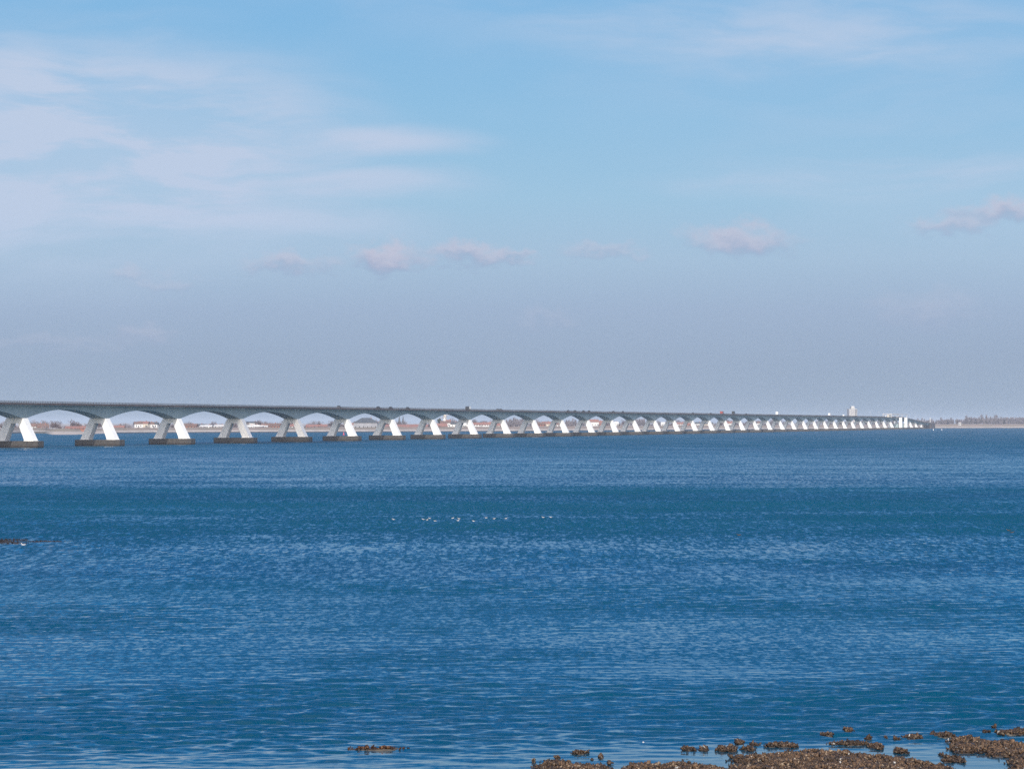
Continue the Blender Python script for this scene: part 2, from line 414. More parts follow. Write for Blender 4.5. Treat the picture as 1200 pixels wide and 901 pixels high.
# pier: a trestle with two raking legs and a cross head, on a long founding block
def make_portal(zt, zb=3.05, parent=None):
    k = (zt - zb) / (12.7 - zb)
    to, ti = 3.85, 1.6                                        # half-widths at the cross head
    bo, bi = 3.85 + 4.75 * k, 1.6 + 2.9 * k * 1.0
    zo = zt - 2.2                                             # crown of the opening
    hd = 2.6
    mb = MB()
    prof = [(-bo, zb), (-bi, zb), (-ti, zo), (ti, zo), (bi, zb), (bo, zb), (to, zt), (-to, zt)]
    n = len(prof)
    v = [(u, -hd, z) for u, z in prof] + [(u, hd, z) for u, z in prof]
    def q(a): return tuple(a)
    f = [(0, 1, 2, 7), (2, 3, 6, 7), (3, 4, 5, 6)]
    f += [tuple(n + i for i in reversed(t)) for t in f[:3]]
    for i in range(n):
        j = (i + 1) % n; f.append((j, i, n + i, n + j))
    mb.add(v, f)
    return mb
def make_plinths(zb, k, par):
    for sg in (-1, 1):
        mb = MB()
        a, b_ = sorted((sg * (1.6 + 2.9 * k - .25), sg * (3.85 + 4.75 * k + .3)))
        mb.box(a, b_, -2.95, 2.95, 2.9, zb)
        mb.build('plinth', M['white'], par)
def make_caisson():
    mb = MB()
    W, L = 10.9, 3.9
    pts = [(-W, -L + .8), (-W + .8, -L), (W - .8, -L), (W, -L + .8), (W, L - .8), (W - .8, L), (-W + .8, L), (-W, L - .8)]
    n = len(pts)
    lv = [(-1.5, 0), (.25, 0), (.3, .12), (2.75, .12), (2.9, 0)]
    v = []
    for z, g in lv:
        for x, y in pts: v.append((x + math.copysign(g, x), y + math.copysign(g, y), z))
    f = []
    for i in range(len(lv) - 1):
        for k in range(n):
            l = (k + 1) % n; f.append((i * n + k, i * n + l, (i + 1) * n + l, (i + 1) * n + k))
    f.append(tuple(range(n))[::-1]); f.append(tuple(range((len(lv) - 1) * n, len(lv) * n)))
    mb.add(v, f)
    return mb
pier0 = make_portal(12.69).build('pier', M['white'], bridge)
pier0.location = (0, S0 * BAY, 0)
make_plinths(3.05, 1.0, pier0)
make_caisson().build('caisson', M['caisson'], pier0)
for i in range(S0 + 1, NP):
    c = copy_tree(pier0, bridge); c.location = (0, i * BAY, 0)
for s_px in (1066.0, 1072.6, 1079.0):                         # the short piers beyond the lifting span
    s = s_of_px(s_px - 2.4); zt = ztop(s) - depth(round(s / BAY) * BAY) + .0
    zt = ztop(s) - 3.6 + .1
    k = (zt - 3.05) / (12.7 - 3.05)
    p = make_portal(zt).build('pier', M['white'], bridge); p.location = (0, s, 0)
    make_plinths(3.05, k, p)
    make_caisson().build('caisson', M['caisson'], p)
# lifting span: two broad white towers and the portal frame over the road
sA, sB = s_of_px(1053.0, 5), s_of_px(1059.3, 5)
for s in (sA, sB):
    for sg in (-1, 1):
        mb = MB()
        mb.hexa([(min(sg * 6.3, sg * 10.6), s - 6.5, 2.8), (max(sg * 6.3, sg * 10.6), s - 6.5, 2.8), (max(sg * 6.3, sg * 10.6), s + 6.5, 2.8), (min(sg * 6.3, sg * 10.6), s + 6.5, 2.8),
                 (min(sg * 6.3, sg * 10.2), s - 4.5, 18.6), (max(sg * 6.3, sg * 10.2), s - 4.5, 18.6), (max(sg * 6.3, sg * 10.2), s + 6.0, 18.6), (min(sg * 6.3, sg * 10.2), s + 6.0, 18.6)])
        mb.build('bascule_tower', M['white'], bridge)
    mb = MB(); mb.box(-6.29, 6.29, s - 2, s + 2, 2.85, 8.5); mb.build('bascule_cross_wall', M['girder'], bridge)
mb = MB(); mb.box(-12, 12, sA - 16, sB + 16, -1.5, 2.795); mb.build('bascule_caisson', M['caisson'], bridge)
mb = MB()
sG0 = s_of_px(1040.0, 0); sG1 = s_of_px(1058, 0)
for sg in (-1, 1):
    for s in np.linspace(sG0, sG1, 4):
        mb.box(sg * 6.6 - .3, sg * 6.6 + .3, s - .6, s + .6, 18.0, 23.4)
    mb.box(sg * 6.6 - .5, sg * 6.6 + .5, sG0 - 1, sG1 + 1, 23.4, 24.1)
for s in np.linspace(sG0, sG1, 4): mb.box(-6.09, 6.09, s - .4, s + .4, 23.45, 24.0)
mb.build('bascule_frame', mottled('cream_steel', (.62, .56, .5), (.52, .48, .44), .3), bridge)
# kiosk of the bridge keeper
mb = MB(); sk = s_of_px(1042, 8); mb.box(6.3, 9.3, sk - 14, sk + 14, 18.9, 22.6); mb.build('control_cabin', mottled('cream_cladding', (.6, .55, .47), (.5, .46, .4), .3), bridge)
mb = MB()
for s in np.linspace(S_END - 4, S_END + 40, 2):
    pass
mb.box(-7, 7, S_END - 6, S_END + 60, -1, 9.8); mb.build('abutment', M['edge'], bridge)
def lamp_posts():
    mb = MB(); mb.lathe([(.13, 0), (.07, 7.6)], 6); mb.box(-1.5, .1, -.05, .05, 7.6, 7.7)
    o = mb.build('lamp_post', mottled('galvanised', (.55, .56, .57), (.45, .46, .47), 1, .5))
    m2 = MB(); m2.box(-2.3, -1.4, -.18, .18, 7.55, 7.72); m2.build('lamp_head', M['white'], o)
    tag(o, 'pale slender lamp post rising above the railing near the far end of the bridge', 'street lamp', 'street lamps at the far end of the bridge')
    for k, x in enumerate((1019.8, 1030.2, 1066, 1072.5, 1081.5)):
        q = o if k == 0 else copy_tree(o)
        s = s_of_px(x, 5.2); X, Y = bp(s, 5.2); q.location = (X, Y, ztop(s)); q.rotation_euler = (0, 0, -th)
lamp_posts()

# ------------------------------------------------------------------ vehicles on the bridge
glass = node_mat('dark_glass'); glass[2].inputs['Base Color'].default_value = (.02, .025, .03, 1); glass[2].inputs['Roughness'].default_value = .08; glass = glass[0]
tyre = mottled('tyre', (.02, .02, .02), (.03, .03, .03), 3, .9)
def paint(name, c, r=.35):
    m = mottled(name, c, tuple(v * .9 for v in c), .8, r); return m
def wheels(par, xs, wd, r=.33):
    for y in xs:
        for sg in (-1, 1):
            mb = MB(); n = 12; cx = sg * (wd / 2 - .1)
            v = [(cx + e, y + r * math.cos(2 * math.pi * k / n), r + r * math.sin(2 * math.pi * k / n)) for e in (-.11, .11) for k in range(n)]
            f = [tuple(range(n)), tuple(range(n, 2 * n))[::-1]] + [(k, n + k, n + (k + 1) % n, (k + 1) % n) for k in range(n)]
            mb.add(v, f); mb.build('wheel', tyre, par)
def make_car(c, tall=1.48):
    e = empty('car')
    mb = MB()
    mb.prism([(-2.1, .28), (2.1, .28), (2.15, .62), (2.0, .8), (1.05, .92), (-1.9, .95), (-2.12, .7)], -.88, .88, 'x')
    mb.prism([(-1.1, tall - .06), (-1.3, tall - .12), (.1, tall - .1), (-.05, tall), (-.95, tall)][::-1], -.66, .66, 'x')
    b_ = mb.build('body', c, e)
    m2 = MB(); m2.prism([(-1.85, .93), (1.0, .91), (.1, tall - .085), (-1.32, tall - .11)], -.72, .72, 'x'); m2.build('windows', glass, e)
    wheels(e, (-1.3, 1.35), 1.76)
    return e
def make_truck(c1, c2, Lg=9.0, ht=3.7):
    e = empty('truck')
    mb = MB(); mb.box(-1.22, 1.22, -Lg / 2, Lg / 2 - 2.3, .95, ht); mb.build('box_body', c1, e)
    mb = MB(); mb.prism([(Lg / 2 - 2.15, .6), (Lg / 2, .6), (Lg / 2, 1.6), (Lg / 2 - .25, 2.75), (Lg / 2 - 2.15, 2.85)], -1.15, 1.15, 'x'); mb.build('cab', c2, e)
    mb = MB(); mb.prism([(Lg / 2 - .02, 1.62), (Lg / 2 + .03, 1.62), (Lg / 2 - .17, 2.5), (Lg / 2 - .24, 2.5)], -1.0, 1.0, 'x'); mb.build('windscreen', glass, e)
    mb = MB(); mb.box(-.5, .5, -Lg / 2 + .1, Lg / 2 - .3, .55, .93); mb.build('chassis', tyre, e)
    wheels(e, (-Lg / 2 + 1.2, -Lg / 2 + 2.4, Lg / 2 - 1.1), 2.3, .48)
    return e
def make_van(c):
    e = empty('van')
    mb = MB(); mb.prism([(-2.6, .35), (2.7, .35), (2.75, .95), (2.2, 1.2), (1.55, 2.3), (1.2, 2.45), (-2.6, 2.45)], -.98, .98, 'x'); mb.build('body', c, e)
    mb = MB(); mb.prism([(2.16, 1.25), (2.24, 1.25), (1.64, 2.2), (1.56, 2.2)], -.85, .85, 'x'); mb.build('windscreen', glass, e)
    wheels(e, (-1.7, 1.75), 1.9, .36)
    return e
def put(o, x, t, rev, label, cat, group='vehicles driving over the bridge'):
    s = s_of_px(x, t); X, Y = bp(s, t); o.location = (X, Y, ztop(s) + .015); o.rotation_euler = (0, 0, -th + (math.pi if rev else 0))
    tag(o, label, cat, group)
dark = paint('dark_paint', (.03, .03, .035)); grey = paint('grey_paint', (.12, .12, .13)); redp = paint('red_paint', (.3, .06, .05)); whp = paint('white_paint', (.8, .8, .8)); blk = paint('black_paint', (.02, .02, .02))
CL = 'cars driving over the bridge'
car = make_car(dark, 1.62); put(car, 443.5, 3, 0, 'dark car on the bridge deck, leftmost of the dark cars', 'car', CL)
spots = [(458, 3, 0, 'dark car on the bridge above the seventh white trestle from the left'), (478, 3, 0, 'dark car on the bridge just left of the eighth white trestle'),
         (583.5, 3, 0, 'low grey car on the bridge right of the truck with the white top'), (587, 3, 0, 'grey car close behind the low car on the bridge left of centre'),
         (666, 3, 0, 'first of a string of small dark cars on the middle of the bridge'), (674, 3, 0, 'second of a string of small dark cars on the middle of the bridge'),
         (684, 3, 0, 'third of a string of small dark cars on the middle of the bridge'), (690.5, 3, 0, 'last of a string of small dark cars on the middle of the bridge'),
         (719, 3, 0, 'lone dark car on the bridge, left one of the pair following the string'), (730, 3, 0, 'lone dark car on the bridge, right one of the pair following the string'),
         (812, 3, 0, 'small dark car left of the reddish truck on the bridge'), (833, 3, 0, 'small dark car right behind the reddish truck'),
         (874.5, 3, 0, 'small dark car to the right of the black truck on the bridge')]
gc = None
for k, (x, t, r_, lb) in enumerate(spots):
    c = copy_tree(car); put(c, x, t, r_, lb, 'car', CL)
    if 'grey' in lb:
        for ch in kids(c):
            if ch.name.startswith('body'): ch.data = ch.data.copy(); ch.data.materials.clear(); ch.data.materials.append(grey)
v = make_car(grey, 1.7); put(v, 397.3, 3, 0, 'grey car on the bridge, leftmost vehicle in view', 'car', CL)
v = make_truck(whp, dark, 6.0, 2.8); put(v, 548.5, 3, 1, 'dark truck with a white top on the left half of the bridge', 'truck')
v = make_truck(redp, grey, 9, 3.3); put(v, 846, 3, 0, 'reddish truck on the right half of the bridge', 'truck')
v = make_truck(blk, dark, 7, 3.6); put(v, 859.5, 3, 0, 'tall black truck on the right half of the bridge', 'truck')
v = make_truck(whp, whp, 10, 4.2); put(v, 911, 3, 0, 'bright white truck alone on the right half of the bridge', 'truck')
v = make_truck(whp, redp, 12, 4.0); put(v, 972.3, 3, 0, 'white truck with a dark red cab left of the tall cream building', 'truck')
v = make_van(whp); put(v, 988.6, 3, 0, 'small white van on the bridge just left of the tall cream building', 'van')
v = make_van(whp); put(v, 1038.2, 3, 0, 'small white van on the bridge just left of the lifting span', 'van')

# ------------------------------------------------------------------ far shore
SH = [(-900, 511.0, 5.0), (-300, 510.0, 5.0), (0, 508.6, 5.2), (30, 507.2, 5.4), (52, 507.6, 5.2), (60, 509.0, 5.0), (90, 509.0, 5.0), (118, 507.9, 5.2), (180, 507.3, 5.4), (300, 506.9, 5.4), (450, 506.3, 5.6), (600, 505.6, 5.9),
      (760, 504.3, 6.4), (900, 503.3, 6.8), (1000, 502.6, 7.2), (1085, 502.05, 7.6), (1200, 501.75, 7.8), (1500, 501.6, 7.8), (2200, 502, 7.8)]
sx = np.array([p[0] for p in SH], float); szZ = np.array([water_Z(p[1]) for p in SH]); shc = np.array([p[2] for p in SH])
def shoreZ(x): return float(np.interp(x, sx, szZ))
cols = np.unique(np.concatenate([np.arange(-900, 2201, 6.0), sx]))
prof = [(-14, -1.2, 0), (0, -.05, 0), (4, .6, 0), (7, .95, 0), (9, 1.5, 0), (15, 2.6, 0), (22, .52, 1), (30, .8, 1), (36, 1.0, 1), (42, .98, 1), (58, .35, 2), (70, 2.0, 0)]
far = [120, 200, 400, 800, 1500, 3000, 6000, 12000, 25000, 36000]
V = []
for x in cols:
    Z0 = np.interp(x, sx, szZ); hc = np.interp(x, sx, shc)
    Z0 += 6 * math.sin(x * .05) + 4 * math.sin(x * .13 + 1)
    k = (x - CX) / F
    for d, z, m_ in prof:
        zz = z if m_ == 0 else (z * hc if m_ == 1 else 1.8 + z)
        zz += (.25 * math.sin(x * .21 + d) + .18 * math.sin(x * .077 + 2 * d)) * (1 if z > 1.2 or m_ == 1 else .1)
        V.append((k * (Z0 + d), Z0 + d, zz))
    for d in far: V.append((k * (Z0 + d), Z0 + d, 2.0 + .4 * math.sin(x * .03 + d)))
nr = len(prof) + len(far); V = np.array(V)
Fc = []
for i in range(len(cols) - 1):
    for j in range(nr - 1):
        Fc.append((i * nr + j, (i + 1) * nr + j, (i + 1) * nr + j + 1, i * nr + j + 1))
def shore_mat():
    m, nt, b = node_mat('dike_ground')
    g = nt.nodes.new('ShaderNodeNewGeometry').outputs['Position']
    s = nt.nodes.new('ShaderNodeSeparateXYZ'); nt.links.new(g, s.inputs[0])
    n1 = noise(nt, scaled(nt, g, (.02, .02, .3)), 1, 5, .6)
    z = mth(nt, 'ADD', s.outputs[2], mth(nt, 'MULTIPLY_ADD', n1, 1.0, -.5))
    grass = mixc(nt, mapr(nt, n1, .35, .65), (.22, .165, .14), (.18, .15, .115))
    stone = mixc(nt, mapr(nt, noise(nt, g, .08, 4, .6), .4, .6), (.38, .33, .295), (.30, .265, .24))
    c = mixc(nt, mapr(nt, z, 2.5, 3.1), stone, grass)
    c = mixc(nt, mapr(nt, z, .9, 1.15, 1, 0), c, (.035, .035, .04))
    nt.links.new(c, b.inputs['Base Color']); b.inputs['Roughness'].default_value = .9
    return m
fs = mesh_obj('far_shore', V, np.array(Fc), shore_mat(), smooth=True)
tag(fs, 'low sea dike and flat land on the far side of the water', 'land', kind='structure')
sand = MB()
# sand spit in front of the dike, far left
pts = []
for k in range(25):
    x = 53 + k * 3; Z = shoreZ(x); u = k / 24
    pts.append((x, Z))
Vs = []; 
for x, Z in pts:
    u = (x - 53) / 72; b_ = math.sin(math.pi * min(1, max(0, u))) ** .6
    for d, z in ((-60 * b_ - 4, -.3), (-50 * b_ - 2, .25), (-20 * b_, .7 + .9 * b_), (4, .9 + 1.3 * b_), (10, .9)):
        Vs.append(((x - CX) / F * (Z + d), Z + d, z))
Fs = [(i * 5 + j, (i + 1) * 5 + j, (i + 1) * 5 + j + 1, i * 5 + j + 1) for i in range(24) for j in range(4)]
o = mesh_obj('sand_beach', Vs, np.array(Fs), mottled('dry_sand', (.38, .32, .28), (.31, .265, .235), .05, .95), smooth=True)
tag(o, 'pale sand beach in front of the dike between the first two trestles', 'beach', kind='structure')
mb = MB()
for k in range(16):
    x = 38 + k * 1.3; Z = 2900
    X = pos(x, Z); mb.hexa([(X - 1.6, Z - 3, -1), (X + 1.6, Z - 3, -1), (X + 1.6, Z + 3, -1), (X - 1.6, Z + 3, -1), (X - .8, Z - 1.4, 1.5 + .5 * random.random()), (X + .7, Z - 1.2, 1.5), (X + .8, Z + 1.3, 1.6), (X - .9, Z + 1.5, 1.4)])
o = mb.build('stone_groyne', mottled('dark_rock', (.05, .05, .055), (.08, .075, .07), .4, .9))
tag(o, 'dark stone groyne at the water line left of the pale sand beach', 'breakwater')

# houses and other buildings of the far town
wl = {'white': mottled('render_white', (.62, .61, .59), (.52, .51, .50), .1, .85), 'brick': mottled('brick_red', (.30, .13, .09), (.24, .11, .08), .3, .9),
      'cream': mottled('render_cream', (.6, .52, .42), (.52, .46, .38), .1, .85), 'grey': mottled('grey_cladding', (.28, .28, .30), (.22, .22, .24), .1, .8)}
rf = {'red': mottled('roof_tile_red', (.25, .12, .095), (.20, .10, .085), .3, .8), 'slate': mottled('roof_slate', (.07, .08, .09), (.05, .055, .065), .3, .7),
      'brown': mottled('roof_tile_brown', (.16, .09, .07), (.12, .075, .06), .3, .8), 'white': wl['white']}
def house(w_, d_, hw, hr, wall, roof, hip=False):
    e = empty('house')
    mb = MB(); mb.box(-w_ / 2, w_ / 2, -d_ / 2, d_ / 2, -1, hw)
    if not hip: mb.add([(-w_ / 2, -d_ / 2, hw), (-w_ / 2, d_ / 2, hw), (-w_ / 2, 0, hw + hr), (w_ / 2, -d_ / 2, hw), (w_ / 2, d_ / 2, hw), (w_ / 2, 0, hw + hr)], [(0, 2, 1), (3, 4, 5)])
    mb.build('wall', wl[wall], e)
    i = min(w_ * .32, d_ * .5) if hip else -.35
    r_ = MB(); o_ = .35
    A = [(-w_ / 2 - o_, -d_ / 2 - o_, hw - .15), (w_ / 2 + o_, -d_ / 2 - o_, hw - .15), (w_ / 2 + o_, d_ / 2 + o_, hw - .15), (-w_ / 2 - o_, d_ / 2 + o_, hw - .15),
         (-w_ / 2 + i, 0, hw + hr), (w_ / 2 - i, 0, hw + hr)]
    up = [(x, y, z + .25) for x, y, z in A]
    r_.add(A + up, [(6, 7, 11, 10), (8, 9, 10, 11), (7, 8, 11), (9, 6, 10), (1, 0, 4, 5), (3, 2, 5, 4), (2, 1, 5), (0, 3, 4), (0, 1, 7, 6), (1, 2, 8, 7), (2, 3, 9, 8), (3, 0, 6, 9)])
    ro = r_.build('roof', rf[roof], e)
    if w_ < 30:
        c = MB(); c.box(w_ * .2, w_ * .2 + .8, -.4, .4, hw + hr * .6, hw + hr + 1.0); c.build('chimney', wl['brick'], ro)
    n = max(2, int(w_ / 3.2))
    for k in range(min(n, 6)):
        x = -w_ / 2 + w_ * (k + .5) / min(n, 6)
        g = MB(); g.box(x - .55, x + .55, -d_ / 2 - .06, -d_ / 2 + .02, 1.1, 2.5); g.build('window', glass, e)
    dr = MB(); dr.box(-.5, .5, -d_ / 2 - .07, -d_ / 2 + .01, -.5, 2.05) if n % 2 == 0 else dr.box(w_ / 2 - 1.3, w_ / 2 - .35, -d_ / 2 - .07, -d_ / 2 + .01, -.5, 2.05)
    dr.build('door', rf['slate'], e)
    return e
# (photo column, base height, extra distance, width, depth, wall h, roof h, wall, roof, hip, label)
def gaps(i): return i
HS = [
 (42, 4.6, 60, 22, 9, 3.2, 3.0, 'white', 'brown', 0, 'long white house with a brown roof seen in the gap right of the leftmost trestle'),
 (50, 4.5, 90, 12, 8, 3.0, 3.0, 'brick', 'brown', 0, 'brown brick house beside the long white house in the leftmost gap'),
 (91, 4.6, 60, 22, 9, 2.0, 1.8, 'brick', 'red', 0, 'red roofed farmhouse behind the pale sand beach'),
 (136, 4.6, 70, 18, 9, 2.0, 2.0, 'cream', 'red', 0, 'low cream house with a red roof at the left of the second gap'),
 (162, 6.6, 160, 9, 8, 3.8, 2.2, 'white', 'brown', 0, 'leftmost of three pale houses standing high behind the dike'),
 (168.5, 6.6, 160, 12, 8, 4.2, 2.2, 'cream', 'red', 0, 'middle cream one of three pale houses standing high behind the dike'),
 (175, 6.6, 160, 10, 8, 3.6, 2.2, 'white', 'brown', 0, 'rightmost of three pale houses standing high behind the dike'),
 (181, 6.2, 190, 8, 8, 3.8, 2.4, 'white', 'slate', 0, 'small white house with a dark roof at the right end of the second gap'),
 (222, 5.0, 120, 18, 9, 3.0, 2.4, 'brick', 'brown', 0, 'brown house at the left of the third gap'),
 (234, 5.2, 130, 10, 8, 3.4, 1.6, 'white', 'slate', 0, 'grey roofed pale house in the middle of the third gap'),
 (242, 5.0, 110, 13, 9, 2.8, 1.2, 'white', 'white', 0, 'low bright white shed left of the bush in the third gap'),
 (251.5, 5.0, 150, 9, 8, 3.0, 1.4, 'grey', 'slate', 0, 'small grey shed behind the bush in the third gap'),
 (258, 5.0, 110, 12, 9, 3.0, 1.2, 'white', 'white', 0, 'bright white shed right of the bush in the third gap'),
 (293, 5.0, 110, 7, 8, 2.4, 1.6, 'white', 'white', 0, 'leftmost of the row of white sheds in the fourth gap'),
 (299, 5.0, 110, 9, 8, 2.4, 1.8, 'white', 'white', 0, 'second of the row of white sheds in the fourth gap'),
 (304, 5.0, 112, 9, 8, 2.2, 1.6, 'white', 'white', 0, 'third of the row of white sheds in the fourth gap'),
 (309.5, 5.0, 112, 8, 8, 2.0, 1.5, 'white', 'white', 0, 'rightmost of the row of white sheds in the fourth gap'),
 (296, 7.5, 300, 14, 9, 4.0, 1.5, 'white', 'slate', 0, 'white house standing higher up behind the row of white sheds'),
 (318, 4.8, 120, 22, 12, 3.0, 3.0, 'brick', 'brown', 0, 'brown barn right of the row of white sheds'),
 (340, 5.0, 120, 14, 10, 2.6, 2.2, 'white', 'red', 0, 'white house glimpsed inside the fifth trestle'),
 (371, 5.0, 120, 24, 10, 2.4, 2.2, 'brick', 'red', 0, 'long red roofed house in the fifth gap'),
 (415, 6.2, 160, 14, 9, 3.0, 2.2, 'white', 'red', 0, 'white house left of the great dark hipped hall'),
 (422, 6.6, 170, 10, 9, 3.0, 2.0, 'white', 'brown', 0, 'small white house below the great dark hipped hall'),
 (428, 6.6, 170, 10, 9, 3.0, 2.0, 'cream', 'red', 0, 'cream house below the right part of the dark hipped hall'),
 (438, 6.8, 175, 16, 9, 3.2, 2.4, 'white', 'red', 0, 'white house with a red roof at the right foot of the dark hipped hall'),
 (477, 4.7, 110, 50, 14, 2.2, 2.6, 'brick', 'red', 0, 'very long low shed with a bright red roof'),
 (514, 5.0, 110, 20, 10, 2.4, 3.4, 'brick', 'red', 0, 'red brick house left of the pale mill'),
 (521.5, 7.0, 150, 12, 9, 4.4, 2.4, 'white', 'brown', 0, 'white house at the foot of the pale mill'),
 (525.5, 6.5, 150, 6, 8, 5.5, 3.0, 'brick', 'red', 0, 'tall narrow red house right of the pale mill'),
 (530, 6.5, 140, 18, 9, 3.4, 2.4, 'white', 'slate', 0, 'white house with a dark roof right of the pale mill'),
 (544.5, 6.0, 140, 6, 8, 4.0, 2.0, 'white', 'white', 0, 'tiny white house seen through the ninth trestle'),
 (563, 6.6, 140, 20, 9, 2.6, 2.4, 'white', 'red', 0, 'left one of two white houses with red roofs in the ninth gap'),
 (571.5, 6.2, 130, 13, 9, 3.0, 3.0, 'white', 'red', 0, 'right one of two white houses with red roofs in the ninth gap'),
 (583, 5.4, 130, 12, 9, 2.6, 2.4, 'cream', 'red', 0, 'cream house seen inside the tenth trestle'),
 (634, 6.4, 140, 10, 9, 3.0, 2.5, 'brick', 'brown', 0, 'brown house at the left of the eleventh gap'),
 (640.5, 6.6, 140, 12, 9, 3.6, 2.6, 'cream', 'red', 0, 'cream and red house at the right of the eleventh gap'),
 (652, 5.8, 140, 10, 9, 3.2, 2.0, 'white', 'brown', 0, 'pale house seen inside the twelfth trestle'),
 (694, 7.4, 150, 17, 9, 5.2, 3.4, 'white', 'red', 0, 'large white house with a red roof left of middle on the far shore'),
 (701.5, 7.0, 150, 13, 9, 3.6, 3.6, 'brick', 'red', 0, 'red brick house right of the large white house'),
 (720.5, 7.4, 150, 10, 9, 3.4, 2.2, 'white', 'white', 0, 'small bright white house between two trestles right of the red brick house'),
 (778, 6.6, 140, 7, 8, 3.6, 2.2, 'white', 'white', 0, 'tiny white house low behind the dike left of the far bare trees'),
 (797, 6.4, 140, 14, 9, 3.2, 2.6, 'white', 'red', 0, 'white house with a red roof framed by the fourteenth gap'),
 (807, 6.2, 140, 12, 9, 3.2, 2.6, 'brick', 'red', 0, 'brick house inside a distant trestle'),
 (818, 6.8, 140, 9, 9, 3.4, 2.2, 'white', 'slate', 0, 'white house with a dark roof between distant trestles'),
 (829, 6.8, 150, 16, 9, 3.0, 2.4, 'cream', 'slate', 0, 'long cream house behind distant trestles'),
 (855.5, 6.8, 150, 12, 9, 3.8, 3.0, 'white', 'red', 0, 'pale house with a pinkish roof between distant trestles'),
 (889.5, 7.0, 150, 8, 9, 4.0, 2.4, 'white', 'brown', 0, 'small pale house furthest right among the houses'),
]
for (x, z0, dz, w_, d_, hw, hr, wa, ro_, hip, lb) in HS:
    Z = shoreZ(x) + dz; h_ = house(w_, d_, hw, hr, wa, ro_, bool(hip))
    h_.location = (pos(x, Z), Z, z0 - 1.2); h_.rotation_euler = (0, 0, random.uniform(-.25, .25)); tag(h_, lb, 'house', 'houses of the far town')
    for ch in kids(h_):
        if ch.name.startswith('wall'):
            for v_ in ch.data.vertices:
                if v_.co.z < 0: v_.co.z = -8
# great hall with a dark hipped roof
def named(e, nm, x, Z, z, lb, cat, rz=0.0, group=None):
    e.name = nm; e.location = (pos(x, Z), Z, z); e.rotation_euler = (0, 0, rz); tag(e, lb, cat, group)
h_ = house(27, 24, 6.5, 5.4, 'grey', 'slate', True); named(h_, 'great_hall', 429, 3330, 4.0, 'great dark hall with a flat-topped hipped roof seen in the sixth gap', 'building')
# mill
e = empty('windmill')
mb = MB(); mb.lathe([(4.2, 0), (3.4, 6), (2.6, 13), (2.1, 17.5)], 12); mb.build('tower', wl['white'], e)
mb = MB(); mb.lathe([(2.3, 17.5), (2.2, 18.6), (1.4, 19.9), (.2, 20.5)], 12); mb.build('cap', wl['cream'], e)
mb = MB(); mb.lathe([(5.2, 6.0), (5.2, 6.35)], 12); mb.build('gallery', rf['brown'], e)
for k in range(4):
    a = R(20 + 90 * k); ca, sa = math.cos(a), math.sin(a); mb = MB()
    P = lambda r, q, y: (r * ca - q * sa, y, 18 + r * sa + q * ca)
    mb.hexa([P(.3, -.12, -2.9), P(9, -.1, -2.9), P(9, .1, -2.9), P(.3, .12, -2.9), P(.3, -.12, -2.7), P(9, -.1, -2.7), P(9, .1, -2.7), P(.3, .12, -2.7)])
    mb.hexa([P(1.5, .13, -2.85), P(9, .13, -2.85), P(9, 1.1, -2.85), P(1.5, 1.1, -2.85), P(1.5, .13, -2.78), P(9, .13, -2.78), P(9, 1.1, -2.78), P(1.5, 1.1, -2.78)])
    mb.build('sail', wl['grey'], e)
named(e, 'windmill', 521.3, 3700, 0.5, 'pale tapering mill tower rising above the houses of the far town', 'windmill')
# two church spires
for x, lb in ((468.0, 'left one of two slender dark spires left of the pale mill'), (472.4, 'right one of two slender dark spires left of the pale mill')):
    e = empty('church'); mb = MB(); mb.box(-2.2, 2.2, -2.2, 2.2, 0, 9); mb.build('tower', wl['grey'], e)
    mb = MB(); mb.lathe([(2.7, 9), (1.7, 11), (.9, 15), (.12, 19.5)], 8); mb.build('spire', rf['slate'], e)
    mb = MB(); mb.box(-4, 4, 2.25, 16, 0, 5.5); mb.build('nave', wl['brick'], e)
    named(e, 'church', x, 3900, .4, lb, 'church', 0, 'twin spires of the far town')
# tall cream block far beyond the bridge
e = empty('grain_silo')
mb = MB(); mb.box(-9, 9, -9, 9, 0, 38); mb.box(-3.5, 4.5, -6, 6, 38.02, 41.5)
mb.build('wall', mottled('silo_render', (.42, .41, .39), (.37, .36, .35), .08, .85, stretch=(1, 1, .1)), e)
mb = MB(); mb.box(-2.5, 3.5, -5, 5, 41.52, 44); mb.build('roof_house', wl['white'], e)
mb = MB()
for k in range(5): mb.box(-9.2 + k * 4.25, -7.9 + k * 4.25 + .0, -9.35, -9.0, 0, 37.5)
mb.build('pilasters', wl['grey'], e)
mb = MB()
for k in range(4): mb.box(3.4, 7.6, -9.3, -9.01, 22 + k * 4, 24.3 + k * 4)
mb.build('window', glass, e)
named(e, 'grain_silo', 998.5, 6300, 2.0, 'tall cream block with a small white top rising above the bridge far away', 'silo', R(8))
# radio mast at the landing of the bridge
e = MB(); Z = 5150; e.lathe([(.9, 0), (.75, 5), (.6, 14.2)], 8); o = e.build('signal_mast', wl['white'])
o.location = (pos(1090, Z), Z, 5.0); tag(o, 'white signal mast on the dike right of the end of the bridge', 'mast')
e = house(5, 5, 3.4, 1.2, 'white', 'white'); named(e, 'house', 1090.8, 5125, 4.4, 'small white hut on the dike right of the end of the bridge', 'hut')
e = house(6, 5, 3.2, 1.2, 'white', 'white'); named(e, 'house', 1085.3, 5110, 4.2, 'small white hut against the end of the bridge', 'hut')
e = house(4, 4, 2.6, .8, 'white', 'white'); named(e, 'house', 1124.6, 5200, 6.9, 'tiny white hut on the dike below the bare wood', 'hut')

